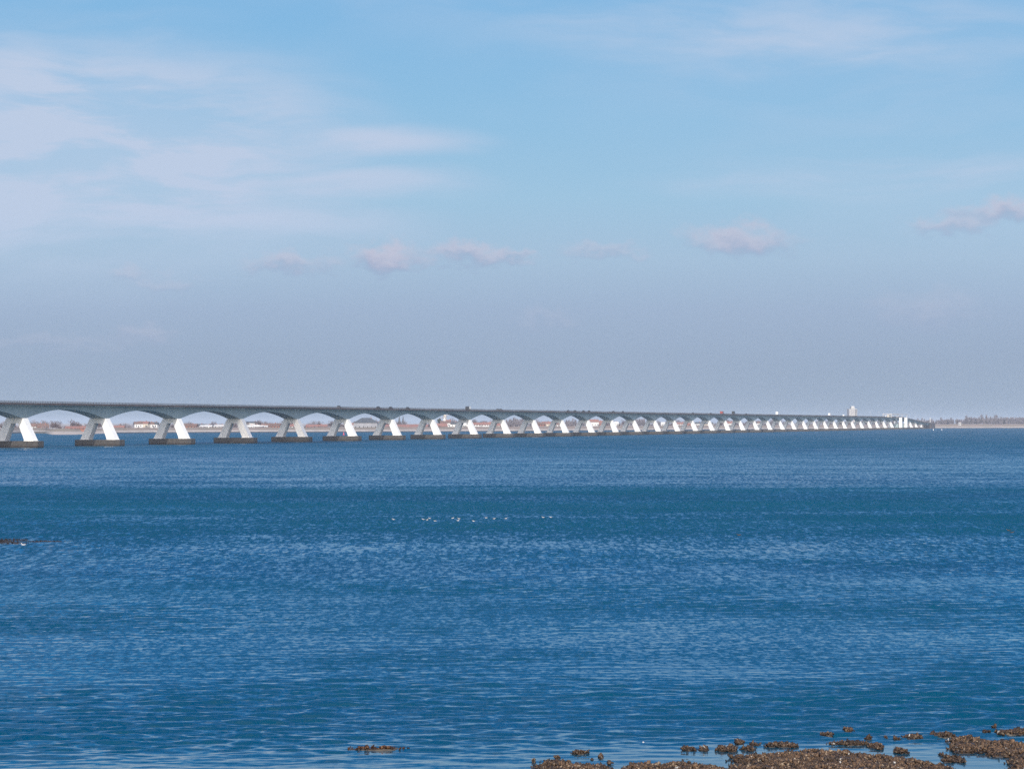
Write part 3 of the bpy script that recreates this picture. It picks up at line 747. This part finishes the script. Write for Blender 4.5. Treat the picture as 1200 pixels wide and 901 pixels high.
# ------------------------------------------------------------------ trees
bark = mottled('bark', (.10, .08, .07), (.07, .06, .055), .6, .9)
tw = [mottled('bare_twigs', (.17, .15, .17), (.22, .195, .215), .15, .95), mottled('brown_twigs', (.13, .085, .08), (.09, .06, .065), .15, .95), mottled('dark_needles', (.035, .05, .035), (.06, .075, .05), .15, .95)]
def tree_mesh(hh, rr, base, n, kind, seed):
    rs = np.random.RandomState(seed)
    V = []; Fq = []
    # several limbs, twigs around them
    nl = 9
    limbs = []
    for k in range(nl):
        a = rs.uniform(0, 6.28); r_ = rr * rs.uniform(.15, .85); z1 = base + (hh - base) * rs.uniform(.45, 1.0) * (1 - .35 * (r_ / rr) ** 2)
        limbs.append((np.array([0, 0, base + rs.uniform(0, .3) * (hh - base)]), np.array([r_ * math.cos(a), r_ * math.sin(a), z1])))
    for k in range(n):
        p0, p1 = limbs[rs.randint(nl)]
        u = rs.uniform(.25, 1.0); c = p0 + (p1 - p0) * u + rs.normal(0, 1, 3) * np.array([rr * .2, rr * .2, hh * .05])
        L = rs.uniform(.5, 1.1) * hh * .10; wd = L * (.18 if kind != 2 else .5)
        d = (p1 - p0); d = d / np.linalg.norm(d) + rs.normal(0, .45, 3); d /= np.linalg.norm(d)
        q = np.cross(d, rs.normal(0, 1, 3)); q /= (np.linalg.norm(q) + 1e-6)
        i = len(V)
        V += [c - d * L, c + q * wd, c + d * L, c - q * wd]; Fq.append((i, i + 1, i + 2, i + 3))
    return V, Fq, limbs
def make_tree(hh, rr, base, n, kind, seed, name):
    V, Fq, limbs = tree_mesh(hh, rr, base, n, kind, seed)
    e = empty(name)
    mesh_obj('crown', V, np.array(Fq), tw[kind], e)
    mb = MB(); mb.lathe([(hh * .022 + .1, -2), (hh * .016, hh * .45), (hh * .005, hh * .8)], 7)
    for p0, p1 in limbs:
        d = (p1 - p0); q = np.cross(d, [0, 0, 1.0]); q = q / (np.linalg.norm(q) + 1e-6) * hh * .006; r_ = np.cross(d, q); r_ = r_ / (np.linalg.norm(r_) + 1e-6) * hh * .006
        mb.add([tuple(p0 + q), tuple(p0 + r_), tuple(p0 - q), tuple(p0 - r_), tuple(p1)], [(0, 1, 4), (1, 2, 4), (2, 3, 4), (3, 0, 4), (3, 2, 1, 0)])
    mb.build('trunk', bark, e)
    return e
protos = {'poplar': [make_tree(17 + k, 3.6, 2.5, 700, 0, 40 + k, 'poplar_tree') for k in range(4)],
          'round': [make_tree(9, 5.0, 1.2, 420, k % 2, 60 + k, 'bare_tree') for k in range(4)],
          'bush': [make_tree(4.5, 4.5, .1, 320, k % 2, 70 + k, 'shrub') for k in range(3)],
          'pine': [make_tree(11, 3.2, 5.5, 420, 2, 80, 'pine_tree')]}
used = set()
def tree(kind, x, dz, z0, sc_, label, cat, group, sxy=1.0):
    pk = random.randrange(len(protos[kind])); p = protos[kind][pk]
    if p.name in used: t_ = copy_tree(p)
    else: t_ = p; used.add(p.name)
    Z = shoreZ(x) + dz
    t_.location = (pos(x, Z), Z, z0); t_.rotation_euler = (0, 0, random.uniform(0, 6.28)); t_.scale = (sc_ * sxy, sc_ * sxy, sc_)
    tag(t_, label, cat, group)
# tall row right of the bridge
x = 1076.0
while x < 1262:
    hgt = 12.5 if x < 1100 else (14 if x < 1130 else 17.5)
    if not (1117 < x < 1120.5): tree('poplar', x, 75 + random.uniform(0, 60), 2, hgt / 19 * random.uniform(.95, 1.05) * 1.27,
         'bare poplar in the long grey row behind the dike right of the bridge', 'tree', 'poplars right of the bridge', .95)
    x += random.uniform(1.7, 3.3)
x = 1084.0
while x < 1262:
    tree('bush', x, 62 + random.uniform(0, 8), 4.2, random.uniform(.8, 1.5), 'brown bare shrub at the foot of the poplar row right of the bridge', 'shrub', 'shrubs below the poplars', 1.5)
    x += random.uniform(3, 6)
# town trees, each kind by gap
x = -30.0
while x < 1075:
    n1 = math.sin(x * .045) + math.sin(x * .11 + 2) + math.sin(x * .23)
    hgt = 6.0 + n1 * 1.2 + random.uniform(-1.2, 1.6) + max(0, (x - 300)) * .004
    k = 'round'
    tree(k, x, 180 + random.uniform(0, 160), 2.6, hgt / 9 * 1.3, 'bare tree in the low grey-brown belt of trees behind the far dike', 'tree', 'bare trees of the far town', 1.15)
    if random.random() < .4: tree('bush', x + 1.5, 95, 4.0, random.uniform(.5, .9), 'low bare shrub just behind the crest of the far dike', 'shrub', 'shrubs behind the crest of the far dike', 1.6)
    x += random.uniform(3.0, 6.5)
for x, h_, lb in ((86.5, 11.5, 'tall bare tree standing above the others behind the pale sand beach'), (126, 9.5, 'bare tree at the left edge of the second gap'), (249, 10, 'dense bare tree behind the white sheds of the third gap'),
              (368, 11.5, 'round bare tree in the fifth gap'), (374, 10.5, 'second round bare tree in the fifth gap, left of the red roof'), (772, 12, 'tall round tree behind the tiny white house')):
    tree('round', x, 230, 3, h_ / 9, lb, 'tree', 'single trees of the far town')
for k, x in enumerate(np.arange(594, 613, 2.6)):
    tree('poplar', x, 150, 3.5, .72 * random.uniform(.9, 1.1), 'tall bare tree in the row seen in the tenth gap', 'tree', 'tall trees in the tenth gap', .8)
for k, x in enumerate(np.arange(664, 677, 2.6)):
    tree('poplar', x, 150, 3.5, .68 * random.uniform(.9, 1.1), 'tall bare tree in the short row left of the large white house', 'tree', 'tall trees left of the large white house', .8)
for k, x in enumerate(np.arange(747, 757, 2.6)):
    tree('poplar', x, 150, 3.5, .75 * random.uniform(.9, 1.1), 'tall bare tree in the short row just right of the middle of the far shore', 'tree', 'tall trees right of the middle', .8)
for k, x in enumerate(np.arange(526.5, 535, 2.0)):
    tree('poplar', x, 220, 4.0, .62 * random.uniform(.95, 1.05), 'bare tree in the level-topped row right of the pale mill', 'tree', 'tree row right of the mill', .7)
tree('pine', 515.2, 180, 4.2, 1.05, 'dark umbrella-shaped pine left of the pale mill', 'tree', None)

# ------------------------------------------------------------------ oyster reef in the foreground
def shell_cloud(regions, seed, dens=150, hmax=.28):
    """regions: list of polygons in world metres; returns vertices, faces, colours of a clustered bank of shells"""
    rs = np.random.RandomState(seed)
    ico = []
    t = (1 + 5 ** .5) / 2
    for a, b_ in ((-1, t), (1, t), (-1, -t), (1, -t)): ico += [(a, b_, 0)]
    for a, b_ in ((-1, t), (1, t), (-1, -t), (1, -t)): ico += [(0, a, b_)]
    for a, b_ in ((t, -1), (t, 1), (-t, -1), (-t, 1)): ico += [(a, 0, b_)]
    ico = np.array(ico) / math.sqrt(1 + t * t)
    fi = np.array([(0, 11, 5), (0, 5, 1), (0, 1, 7), (0, 7, 10), (0, 10, 11), (1, 5, 9), (5, 11, 4), (11, 10, 2), (10, 7, 6), (7, 1, 8), (3, 9, 4), (3, 4, 2), (3, 2, 6), (3, 6, 8), (3, 8, 9), (4, 9, 5), (2, 4, 11), (6, 2, 10), (8, 6, 7), (9, 8, 1)])
    Vs = []; Fs = []; Cs = []; n0 = 0
    for (cx, cy, rx, ry, hm) in regions:
        area = math.pi * rx * ry; n = max(7, int(area * dens))
        u = np.sqrt(rs.uniform(0, 1, n)) ; a = rs.uniform(0, 2 * np.pi, n)
        edge = 1 + .22 * np.sin(3 * a + rs.uniform(0, 6)) + .15 * np.sin(7 * a + rs.uniform(0, 6)) + .08 * np.sin(13 * a + rs.uniform(0, 6))
        X = cx + rx * u * edge * np.cos(a); Y = cy + ry * u * edge * np.sin(a)
        hh = hm * (1 - u ** 2.2) * (.75 + .45 * np.sin(X * 3.1 + seed) * np.sin(Y * 2.3 + 1)) + rs.uniform(-.02, .05, n)
        for k in range(n):
            L = rs.uniform(.025, .08) * (1.0 if rs.rand() > .12 else rs.uniform(1.4, 2.1)); wd = L * rs.uniform(.45, .75); th_ = L * rs.uniform(.22, .45)
            P = ico * (1 + rs.uniform(-.28, .28, (12, 1)))
            P = P * np.array([wd, th_, L])
            # tilt: many stand on edge, mouth up
            ax = rs.normal(0, .75); ay = rs.normal(0, .55); azr = rs.uniform(0, 6.28)
            if rs.rand() < .3: ax += 1.4
            cxx, sxx, cyy, syy, czz, szz = math.cos(ax), math.sin(ax), math.cos(ay), math.sin(ay), math.cos(azr), math.sin(azr)
            Rm = np.array([[czz, -szz, 0], [szz, czz, 0], [0, 0, 1]]) @ np.array([[cyy, 0, syy], [0, 1, 0], [-syy, 0, cyy]]) @ np.array([[1, 0, 0], [0, cxx, -sxx], [0, sxx, cxx]])
            P = P @ Rm.T + np.array([X[k], Y[k], max(hh[k], -.01) + .02])
            Vs.append(P); Fs.append(fi + n0); n0 += 12
            q = rs.rand()
            if q < .62: c = np.array([.17, .10, .055]) * rs.uniform(.5, 1.3)
            elif q < .93: c = np.array([.075, .05, .035]) * rs.uniform(.5, 1.3)
            elif q < .993: c = np.array([.36, .26, .17]) * rs.uniform(.7, 1.2)
            else: c = np.array([.7, .66, .6]) * rs.uniform(.8, 1.1)
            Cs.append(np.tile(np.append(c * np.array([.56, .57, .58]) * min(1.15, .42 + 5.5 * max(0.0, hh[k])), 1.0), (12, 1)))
    return np.concatenate(Vs), np.concatenate(Fs), np.concatenate(Cs)
def shell_material(name='oyster_shell', rough=.55):
    m, nt, b = node_mat(name)
    at = nt.nodes.new('ShaderNodeAttribute'); at.attribute_name = 'shell'
    g = nt.nodes.new('ShaderNodeNewGeometry').outputs['Position']
    f = mapr(nt, noise(nt, g, 38, 4, .7), .3, .7, .55, 1.4, False)
    sc_ = nt.nodes.new('ShaderNodeVectorMath'); sc_.operation = 'SCALE'; nt.links.new(at.outputs['Color'], sc_.inputs[0]); nt.links.new(f, sc_.inputs[3])
    nt.links.new(sc_.outputs[0], b.inputs['Base Color']); b.inputs['Roughness'].default_value = rough; b.inputs['Specular IOR Level'].default_value = .25
    return m
M['shell'] = shell_material()
mudm = mottled('reef_mud', (.045, .035, .025), (.03, .024, .018), 6, .6)
def reef(name, blobs, seed, label, cat, group=None, kind='stuff', dens=170, tint=None):
    """blobs in photo terms: (column, row of the middle of the patch, half width px, half depth rows, height m)"""
    reg = []
    for (x, y, wx, wy, hm) in blobs:
        y += 5.5 if wy > 3.2 else 1.2
        Z = water_Z(y); Za, Zb = water_Z(y - wy), water_Z(y + wy)
        reg.append((pos(x, Z), Z, wx * Z / F, max((Za - Zb) / 2, .25), hm * (.75 if wy > 3.2 else .5)))
    V, Fc, C = shell_cloud(reg, seed, dens)
    if tint is not None: C[:, :3] *= np.array(tint)
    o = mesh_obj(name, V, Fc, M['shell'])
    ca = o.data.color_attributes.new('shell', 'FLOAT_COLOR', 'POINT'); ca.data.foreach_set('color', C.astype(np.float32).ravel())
    # the bank of mud and old shell they stand on: part of the same mass
    mv = []; mf = []
    for (cx, cy, rx, ry, hm) in reg:
        n0 = len(mv); ns = 28
        for r_, z in ((1.02, -.15), (.9, .01), (.65, hm * .45), (.35, hm * .75), (.01, hm * .85)):
            for k in range(ns):
                a = 2 * math.pi * k / ns; q = r_ * (1 + .1 * math.sin(3 * a + cx) + .06 * math.sin(7 * a))
                mv.append((cx + rx * q * math.cos(a), cy + ry * q * math.sin(a), z + (.02 * math.sin(5 * a + r_ * 9) if z > 0 else 0)))
        for i in range(4):
            for k in range(ns):
                l = (k + 1) % ns; mf.append((n0 + i * ns + k, n0 + i * ns + l, n0 + (i + 1) * ns + l, n0 + (i + 1) * ns + k))
    me2 = bpy.data.meshes.new('bank'); me2.from_pydata(mv, [], mf); me2.materials.append(mudm)
    b_ = bpy.data.objects.new('mud_bank', me2); COL.objects.link(b_); b_.parent = o
    if kind == 'stuff': b_['kind'] = 'stuff'
    return tag(o, label, cat, group, kind)
# main banks (they run on below the frame towards the shore)
reef('oyster_bed', [(668, 897, 36, 6, .22), (648, 893.5, 14, 3, .12), (700, 897, 14, 4, .12), (672, 903, 42, 7, .22), (690, 909, 50, 8, .2)], 1, 'brown oyster bed at the lower edge, leftmost of the banks', 'oyster bed')
reef('oyster_bed', [(757, 895.5, 28, 4.5, .18), (805, 896, 38, 4.5, .2), (745, 904, 30, 6, .2), (800, 905, 55, 8, .2), (842, 901, 26, 4, .15)], 2, 'brown oyster bed at the lower edge between the leftmost bank and the largest one', 'oyster bed')
reef('oyster_bed', [(905, 887, 44, 6.5, .22), (875, 892, 18, 3, .08), (952, 884, 60, 7, .24), (1000, 888, 60, 8, .24), (1055, 893, 48, 7, .2), (1088, 898, 26, 5, .15), (940, 894, 80, 9, .2), (1000, 902, 95, 11, .22), (900, 905, 70, 10, .2), (1068, 906, 46, 9, .2)], 3, 'largest oyster bed, broad brown bank at the lower edge right of the middle', 'oyster bed')
reef('oyster_bed', [(1138, 868, 26, 6.5, .24), (1128, 873, 16, 5, .14), (1162, 871, 30, 6.5, .22), (1190, 873, 26, 7, .22), (1210, 876, 26, 7, .2), (1182, 878, 24, 5, .16)], 4, 'oyster bed at the right edge reaching furthest from the shore', 'oyster bed')
reef('oyster_bed', [(1200, 892, 18, 5, .2), (1192, 890, 9, 2.5, .1), (1212, 898, 26, 8, .2), (1206, 906, 24, 7, .2)], 5, 'brown oyster bed in the bottom right corner', 'oyster bed')
# single clumps standing free in the water
CG = 'oyster clumps standing free in the shallows'
CL_ = [
 ([(994, 855.5, 5.5, 1.6, .16)], 'round oyster clump standing furthest out, alone right of the middle'),
 ([(969, 859.6, 8, 1.1, .08)], 'flat oyster clump just left of the outermost round one'),
 ([(1017, 865.3, 4, 1.0, .1)], 'small oyster clump right of and nearer than the outermost one'),
 ([(1038, 863.8, 2, .7, .05)], 'tiny shell clump between the small round clump and the long pale one'),
 ([(1052, 864.8, 3, .8, .05)], 'tiny shell clump left of the long pale one'),
 ([(1070, 863.4, 11, 1.7, .12), (1074, 862.6, 6, 1.2, .1)], 'long pale topped oyster clump left of the outer bed'),
 ([(1107, 861.4, 12, 1.4, .1), (1096, 860.4, 6, .8, .05)], 'dark flat oyster clump touching the left tip of the outer bed'),
 ([(990, 870.8, 18, 1.8, .1), (1002, 870.8, 14, 1.7, .08)], 'long row of oysters just off the largest bed'),
 ([(1027, 874.2, 8.5, 2.6, .14)], 'rounded oyster clump off the right part of the largest bed'),
 ([(914, 872.8, 17, 2.0, .12), (926, 873.4, 10, 1.4, .1)], 'long oyster clump close off the left part of the largest bed'),
 ([(866, 869.0, 6, 1.4, .1)], 'small dark oyster clump up and left of the largest bed'),
 ([(885, 872.2, 6, .9, .06)], 'faint row of shells left of the long clump'),
 ([(857, 877.6, 7, 2.3, .14)], 'right half of the pair of round oyster clumps'),
 ([(846, 877.2, 6.5, 2.2, .13)], 'left half of the pair of round oyster clumps'),
 ([(824, 877.4, 6, 1.8, .12)], 'round oyster clump left of the pair'),
 ([(806, 877.2, 7, 1.6, .12)], 'dark oyster clump, leftmost of those in line with the pair'),
 ([(878, 877.0, 8, 1.6, .08)], 'loose scatter of oysters right of the pair'),
 ([(1054, 879.8, 7, 2.2, .13), (1062, 881, 3, 1.2, .08)], 'oyster clump close to the right half of the largest bed'),
 ([(1103, 883.6, 2.4, 1.2, .1)], 'small oyster clump in the calm pool, left of three'),
 ([(1111, 887.0, 4, 1.3, .1)], 'middle small oyster clump in the calm pool'),
 ([(1121, 888.6, 5, 1.8, .12), (1126, 891.6, 4, 1.2, .08), (1112, 891, 9, 1.2, .06)], 'largest oyster clump in the calm pool'),
 ([(1180, 858.2, 16, 1.6, .07), (1190, 857.4, 14, 1.9, .07), (1198, 856, 14, 1.8, .07)], 'spread-out low row of oysters off the right edge'),
 ([(1165, 852.0, 3, .9, .07)], 'small oyster clump beyond the low row at the right'),
 ([(1155, 857.0, 4, .9, .05)], 'small flat clump left of the low row at the right'),
 ([(679, 881.6, 9, 1.2, .09)], 'low oyster row above the leftmost bed'),
 ([(704, 887.0, 3.0, 1.8, .13)], 'small upright oyster clump beside the leftmost bed'),
 ([(653, 887.6, 3, 1.5, .09)], 'small reddish clump on the left side of the leftmost bed'),
 ([(625, 891.2, 2.2, .8, .05)], 'tiny shell clump left of the leftmost bed'),
 ([(694, 889.4, 1.5, .7, .04)], 'tiny shell clump just above the gap beside the leftmost bed'),
 ([(714, 893.6, 2.4, .8, .05)], 'tiny shell clump between the two left beds'),
]
for k, (bl, lb) in enumerate(CL_):
    o = reef('oyster_clump', bl, 20 + k, lb, 'oyster clump', CG, kind=None, dens=260)
reef('oyster_bed', [(444, 876.4, 33, .9, .004), (455, 876.0, 20, .9, .012), (425, 876.8, 20, .6, .0)], 70, 'narrow strip of orange-brown weed and shells awash left of the middle', 'seaweed', dens=60, tint=(1.0, .65, .42))
reef('oyster_bed', [(6, 633.0, 32, 1.8, .05), (56, 633.2, 16, .8, .02), (-30, 634, 44, 3.0, .12), (22, 631.5, 14, .8, .03), (44, 633.4, 12, .9, .05), (12, 635.5, 22, 1.0, .03)], 71, 'dark bank just awash at the left edge behind the white gull', 'mud bank', dens=8, tint=(.3, .34, .45))

# ------------------------------------------------------------------ birds and buoys
feather = mottled('white_feathers', (.5, .5, .5), (.44, .44, .45), 4, .8); fgrey = mottled('grey_feathers', (.38, .39, .41), (.32, .33, .35), 4, .8); fdark = mottled('dark_feathers', (.03, .028, .026), (.05, .045, .04), 4, .7); beak = mottled('beak', (.5, .25, .05), (.45, .2, .04), 4, .5)
def bird(nm, body_m, wing_m, s=1.0):
    # one continuous body: stations along the back from tail to bill, swimming
    st = [(-.26, .10, .012, .008), (-.2, .10, .035, .022), (-.12, .085, .07, .055), (0, .075, .09, .08), (.1, .08, .085, .08), (.155, .115, .055, .06), (.175, .165, .036, .04), (.19, .205, .036, .036), (.225, .215, .034, .032), (.255, .205, .018, .016), (.275, .20, .006, .006)]
    V = []; n = 12
    for y, z, rx, rz in st:
        for k in range(n):
            a = 2 * math.pi * k / n; V.append((rx * s * math.cos(a), y * s, (z + rz * math.sin(a)) * s))
    Fq = [(i * n + k, (i + 1) * n + k, (i + 1) * n + (k + 1) % n, i * n + (k + 1) % n) for i in range(len(st) - 1) for k in range(n)]
    Fq += [tuple(range(n))[::-1], tuple(range((len(st) - 1) * n, len(st) * n))]
    Fq = [tuple(reversed(f)) for f in Fq]
    o = mesh_obj(nm, V, Fq, body_m, smooth=True)
    for sg in (-1, 1):
        mb = MB()
        P = [(sg * .075, .1, .10), (sg * .092, .06, .13), (sg * .088, -.1, .14), (sg * .03, -.31, .13), (sg * .05, -.1, .165), (sg * .055, .06, .165)]
        P2 = [(x + sg * .012, y, z) for x, y, z in P]
        mb.add([tuple(c * s for c in p) for p in P + P2], [(0, 1, 2, 3, 4, 5), (11, 10, 9, 8, 7, 6)] + [(i, (i + 1) % 6, 6 + (i + 1) % 6, 6 + i) for i in range(6)])
        mb.build('wing', wing_m, o)
    mb = MB(); mb.add([tuple(c * s for c in p) for p in [(-.01, .262, .197), (.01, .262, .197), (.008, .262, .212), (-.008, .262, .212), (0, .325, .195)]], [(0, 1, 2, 3), (1, 0, 4), (2, 1, 4), (3, 2, 4), (0, 3, 4)])
    mb.build('bill', beak, o)
    return o
g0 = bird('gull', feather, fgrey, .66)
GP = [(461, 608.8, 1.6, 'single gull at the left end of the line of birds on the water'), (496, 608.8, 1.4, 'larger gull second from the left in the line of birds'), (500.5, 609.4, 4.3, 'small gull just right of the second one in the line'),
      (503.5, 607.6, 1.2, 'gull a little further out, fourth from the left in the line'), (510, 610.8, 2.0, 'gull a little nearer than its neighbours, fifth from the left'), (530.5, 607.4, 5.0, 'small gull just left of the closest pair of gulls'),
      (537.8, 608.0, 1.5, 'upper gull of the close pair in the middle of the line'), (536.6, 610.2, 4.6, 'lower gull of the close pair in the middle of the line'), (555, 610.8, 1.7, 'gull right of the close pair, beside a dark ripple'),
      (569.8, 607.0, 1.4, 'gull at the left of the three spaced to the right of the pair'), (579, 608.0, 4.5, 'middle gull of the three spaced to the right of the pair'), (592.8, 607.8, 4.9, 'right gull of the three spaced to the right of the pair'),
      (636.5, 606.4, 1.5, 'left one of the two gulls at the right end of the line'), (645.5, 606.3, 1.7, 'rightmost gull at the right end of the line')]
for k, (x, y, rz, lb) in enumerate(GP):
    o = g0 if k == 0 else copy_tree(g0)
    Z = water_Z(y); o.location = (pos(x, Z), Z, -.02); o.rotation_euler = (0, 0, rz); tag(o, 'white ' + lb, 'gull', 'gulls resting on the water in a line')
o = copy_tree(g0); Z = water_Z(639.3); o.location = (pos(27.5, Z), Z, -.02); o.rotation_euler = (0, 0, 1.1); o.scale = (1.6,) * 3
tag(o, 'lone white gull on the water near the left edge', 'gull')
d0 = bird('duck', fdark, fdark, .9)
for k, (x, y, rz, lb) in enumerate([(866, 627.5, 1.5, 'small dark duck alone on the water right of the middle'), (1182, 622, 1.7, 'dark duck on the water near the right edge'), (1186, 624.5, 4.6, 'second dark duck just below the one near the right edge')]):
    o = d0 if k == 0 else copy_tree(d0)
    Z = water_Z(y); o.location = (pos(x, Z), Z, -.02); o.rotation_euler = (0, 0, rz); tag(o, lb, 'duck', 'dark ducks on the water')
def buoy(body, x, y, s, label):
    mb = MB(); mb.lathe([(.55, -.4), (.9, -.1), (.9, .35), (.5, .6), (.22, 1.4), (.16, 2.0)], 14); o = mb.build('buoy', body, smooth=False)
    mb = MB(); mb.lathe([(.02, 2.0), (.3, 2.05), (.3, 2.5), (.02, 2.55)], 10); mb.build('topmark', body, o)
    Z = water_Z(y); o.location = (pos(x, Z), Z, 0); o.scale = (s, s, s); tag(o, label, 'buoy')
buoy(paint('buoy_red', (.55, .04, .06)), 402.8, 509.6, 1.1, 'red buoy on the water just left of the right leg of the sixth trestle')
buoy(paint('buoy_white', (.8, .8, .8)), 1093.8, 504.2, .9, 'left one of two small white buoys off the end of the bridge')
buoy(paint('buoy_pale', (.78, .78, .8)), 1103.6, 504.0, .9, 'right one of two small white buoys off the end of the bridge')
mb = MB(); mb.lathe([(.01, -.04), (.03, -.02), (.045, .01), (.03, .035), (.01, .045)], 10); o = mb.build('float', feather, smooth=True); Z = water_Z(870)
o.location = (pos(753.8, Z), Z, 0); tag(o, 'tiny white float alone on the water above the second oyster bed', 'float')

# ------------------------------------------------------------------ a small cloud, whose shade lies on two trestles
def cloud():
    import bmesh
    cxy = bp(3.45 * BAY, 0); hz_ = 700.0; k = hz_ / math.tan(R(SUN_EL))
    c0 = (cxy[0] + sh[0] * k, cxy[1] + sh[1] * k)
    rs = np.random.RandomState(3); bm = bmesh.new()
    bmesh.ops.create_icosphere(bm, subdivisions=5, radius=1)
    from mathutils import noise as mn
    for v_ in bm.verts:
        p = v_.co.copy(); q = mn.fractal(p * 2.2, 1.0, 2.0, 4) * .35
        flat = .45 if p.z < 0 else 1.0
        v_.co = Vector((p.x * 62 * (1 + q), p.y * 100 * (1 + q), p.z * 40 * (1 + q * 1.5) * flat))
    me = bpy.data.meshes.new('cloud'); bm.to_mesh(me); bm.free()
    m = bpy.data.materials.new('cloud_vapour'); m.use_nodes = True; n = m.node_tree; n.nodes.clear()
    ou = n.nodes.new('ShaderNodeOutputMaterial'); pv_ = n.nodes.new('ShaderNodeVolumePrincipled'); n.links.new(pv_.outputs[0], ou.inputs['Volume'])
    pv_.inputs['Color'].default_value = (1, 1, 1, 1); pv_.inputs['Density'].default_value = .02; me.materials.append(m)
    o = bpy.data.objects.new('cloud', me); COL.objects.link(o); o.location = (c0[0], c0[1], hz_); o.rotation_euler = (0, 0, -th)
    tag(o, 'small white cloud high over the water, its shade on two trestles of the bridge', 'cloud')
cloud()

# ------------------------------------------------------------------ air
hz = MB(); hz.box(-41000, 41000, -400, 41000, -5.0, 50.0)
hm = bpy.data.materials.new('air'); hm.use_nodes = True; n_ = hm.node_tree; n_.nodes.clear()
ov = n_.nodes.new('ShaderNodeOutputMaterial'); pvv = n_.nodes.new('ShaderNodeVolumePrincipled'); n_.links.new(pvv.outputs[0], ov.inputs['Volume'])
pvv.inputs['Color'].default_value = (.75, .86, 1.0, 1); pvv.inputs['Density'].default_value = 5.5e-5; pvv.inputs['Anisotropy'].default_value = 0.0
o = hz.build('haze', hm); tag(o, 'thin pale blue haze over the water', 'haze', kind='stuff')

# ------------------------------------------------------------------ render settings
sc.render.engine = 'CYCLES'
sc.view_settings.view_transform = 'Standard'; sc.view_settings.look = 'None'; sc.view_settings.exposure = EXPO; sc.view_settings.gamma = 1
sc.cycles.use_denoising = False; sc.cycles.denoiser = 'OPENIMAGEDENOISE'; sc.cycles.denoising_input_passes = 'RGB_ALBEDO_NORMAL'; sc.cycles.denoising_prefilter = 'ACCURATE'
w.cycles.sampling_method = 'MANUAL'; w.cycles.sample_map_resolution = 1024
sc.cycles.max_bounces = 6; sc.cycles.diffuse_bounces = 2; sc.cycles.glossy_bounces = 3; sc.cycles.volume_bounces = 0
sc.cycles.use_light_tree = False
sc.render.resolution_x = 1024; sc.render.resolution_y = 768
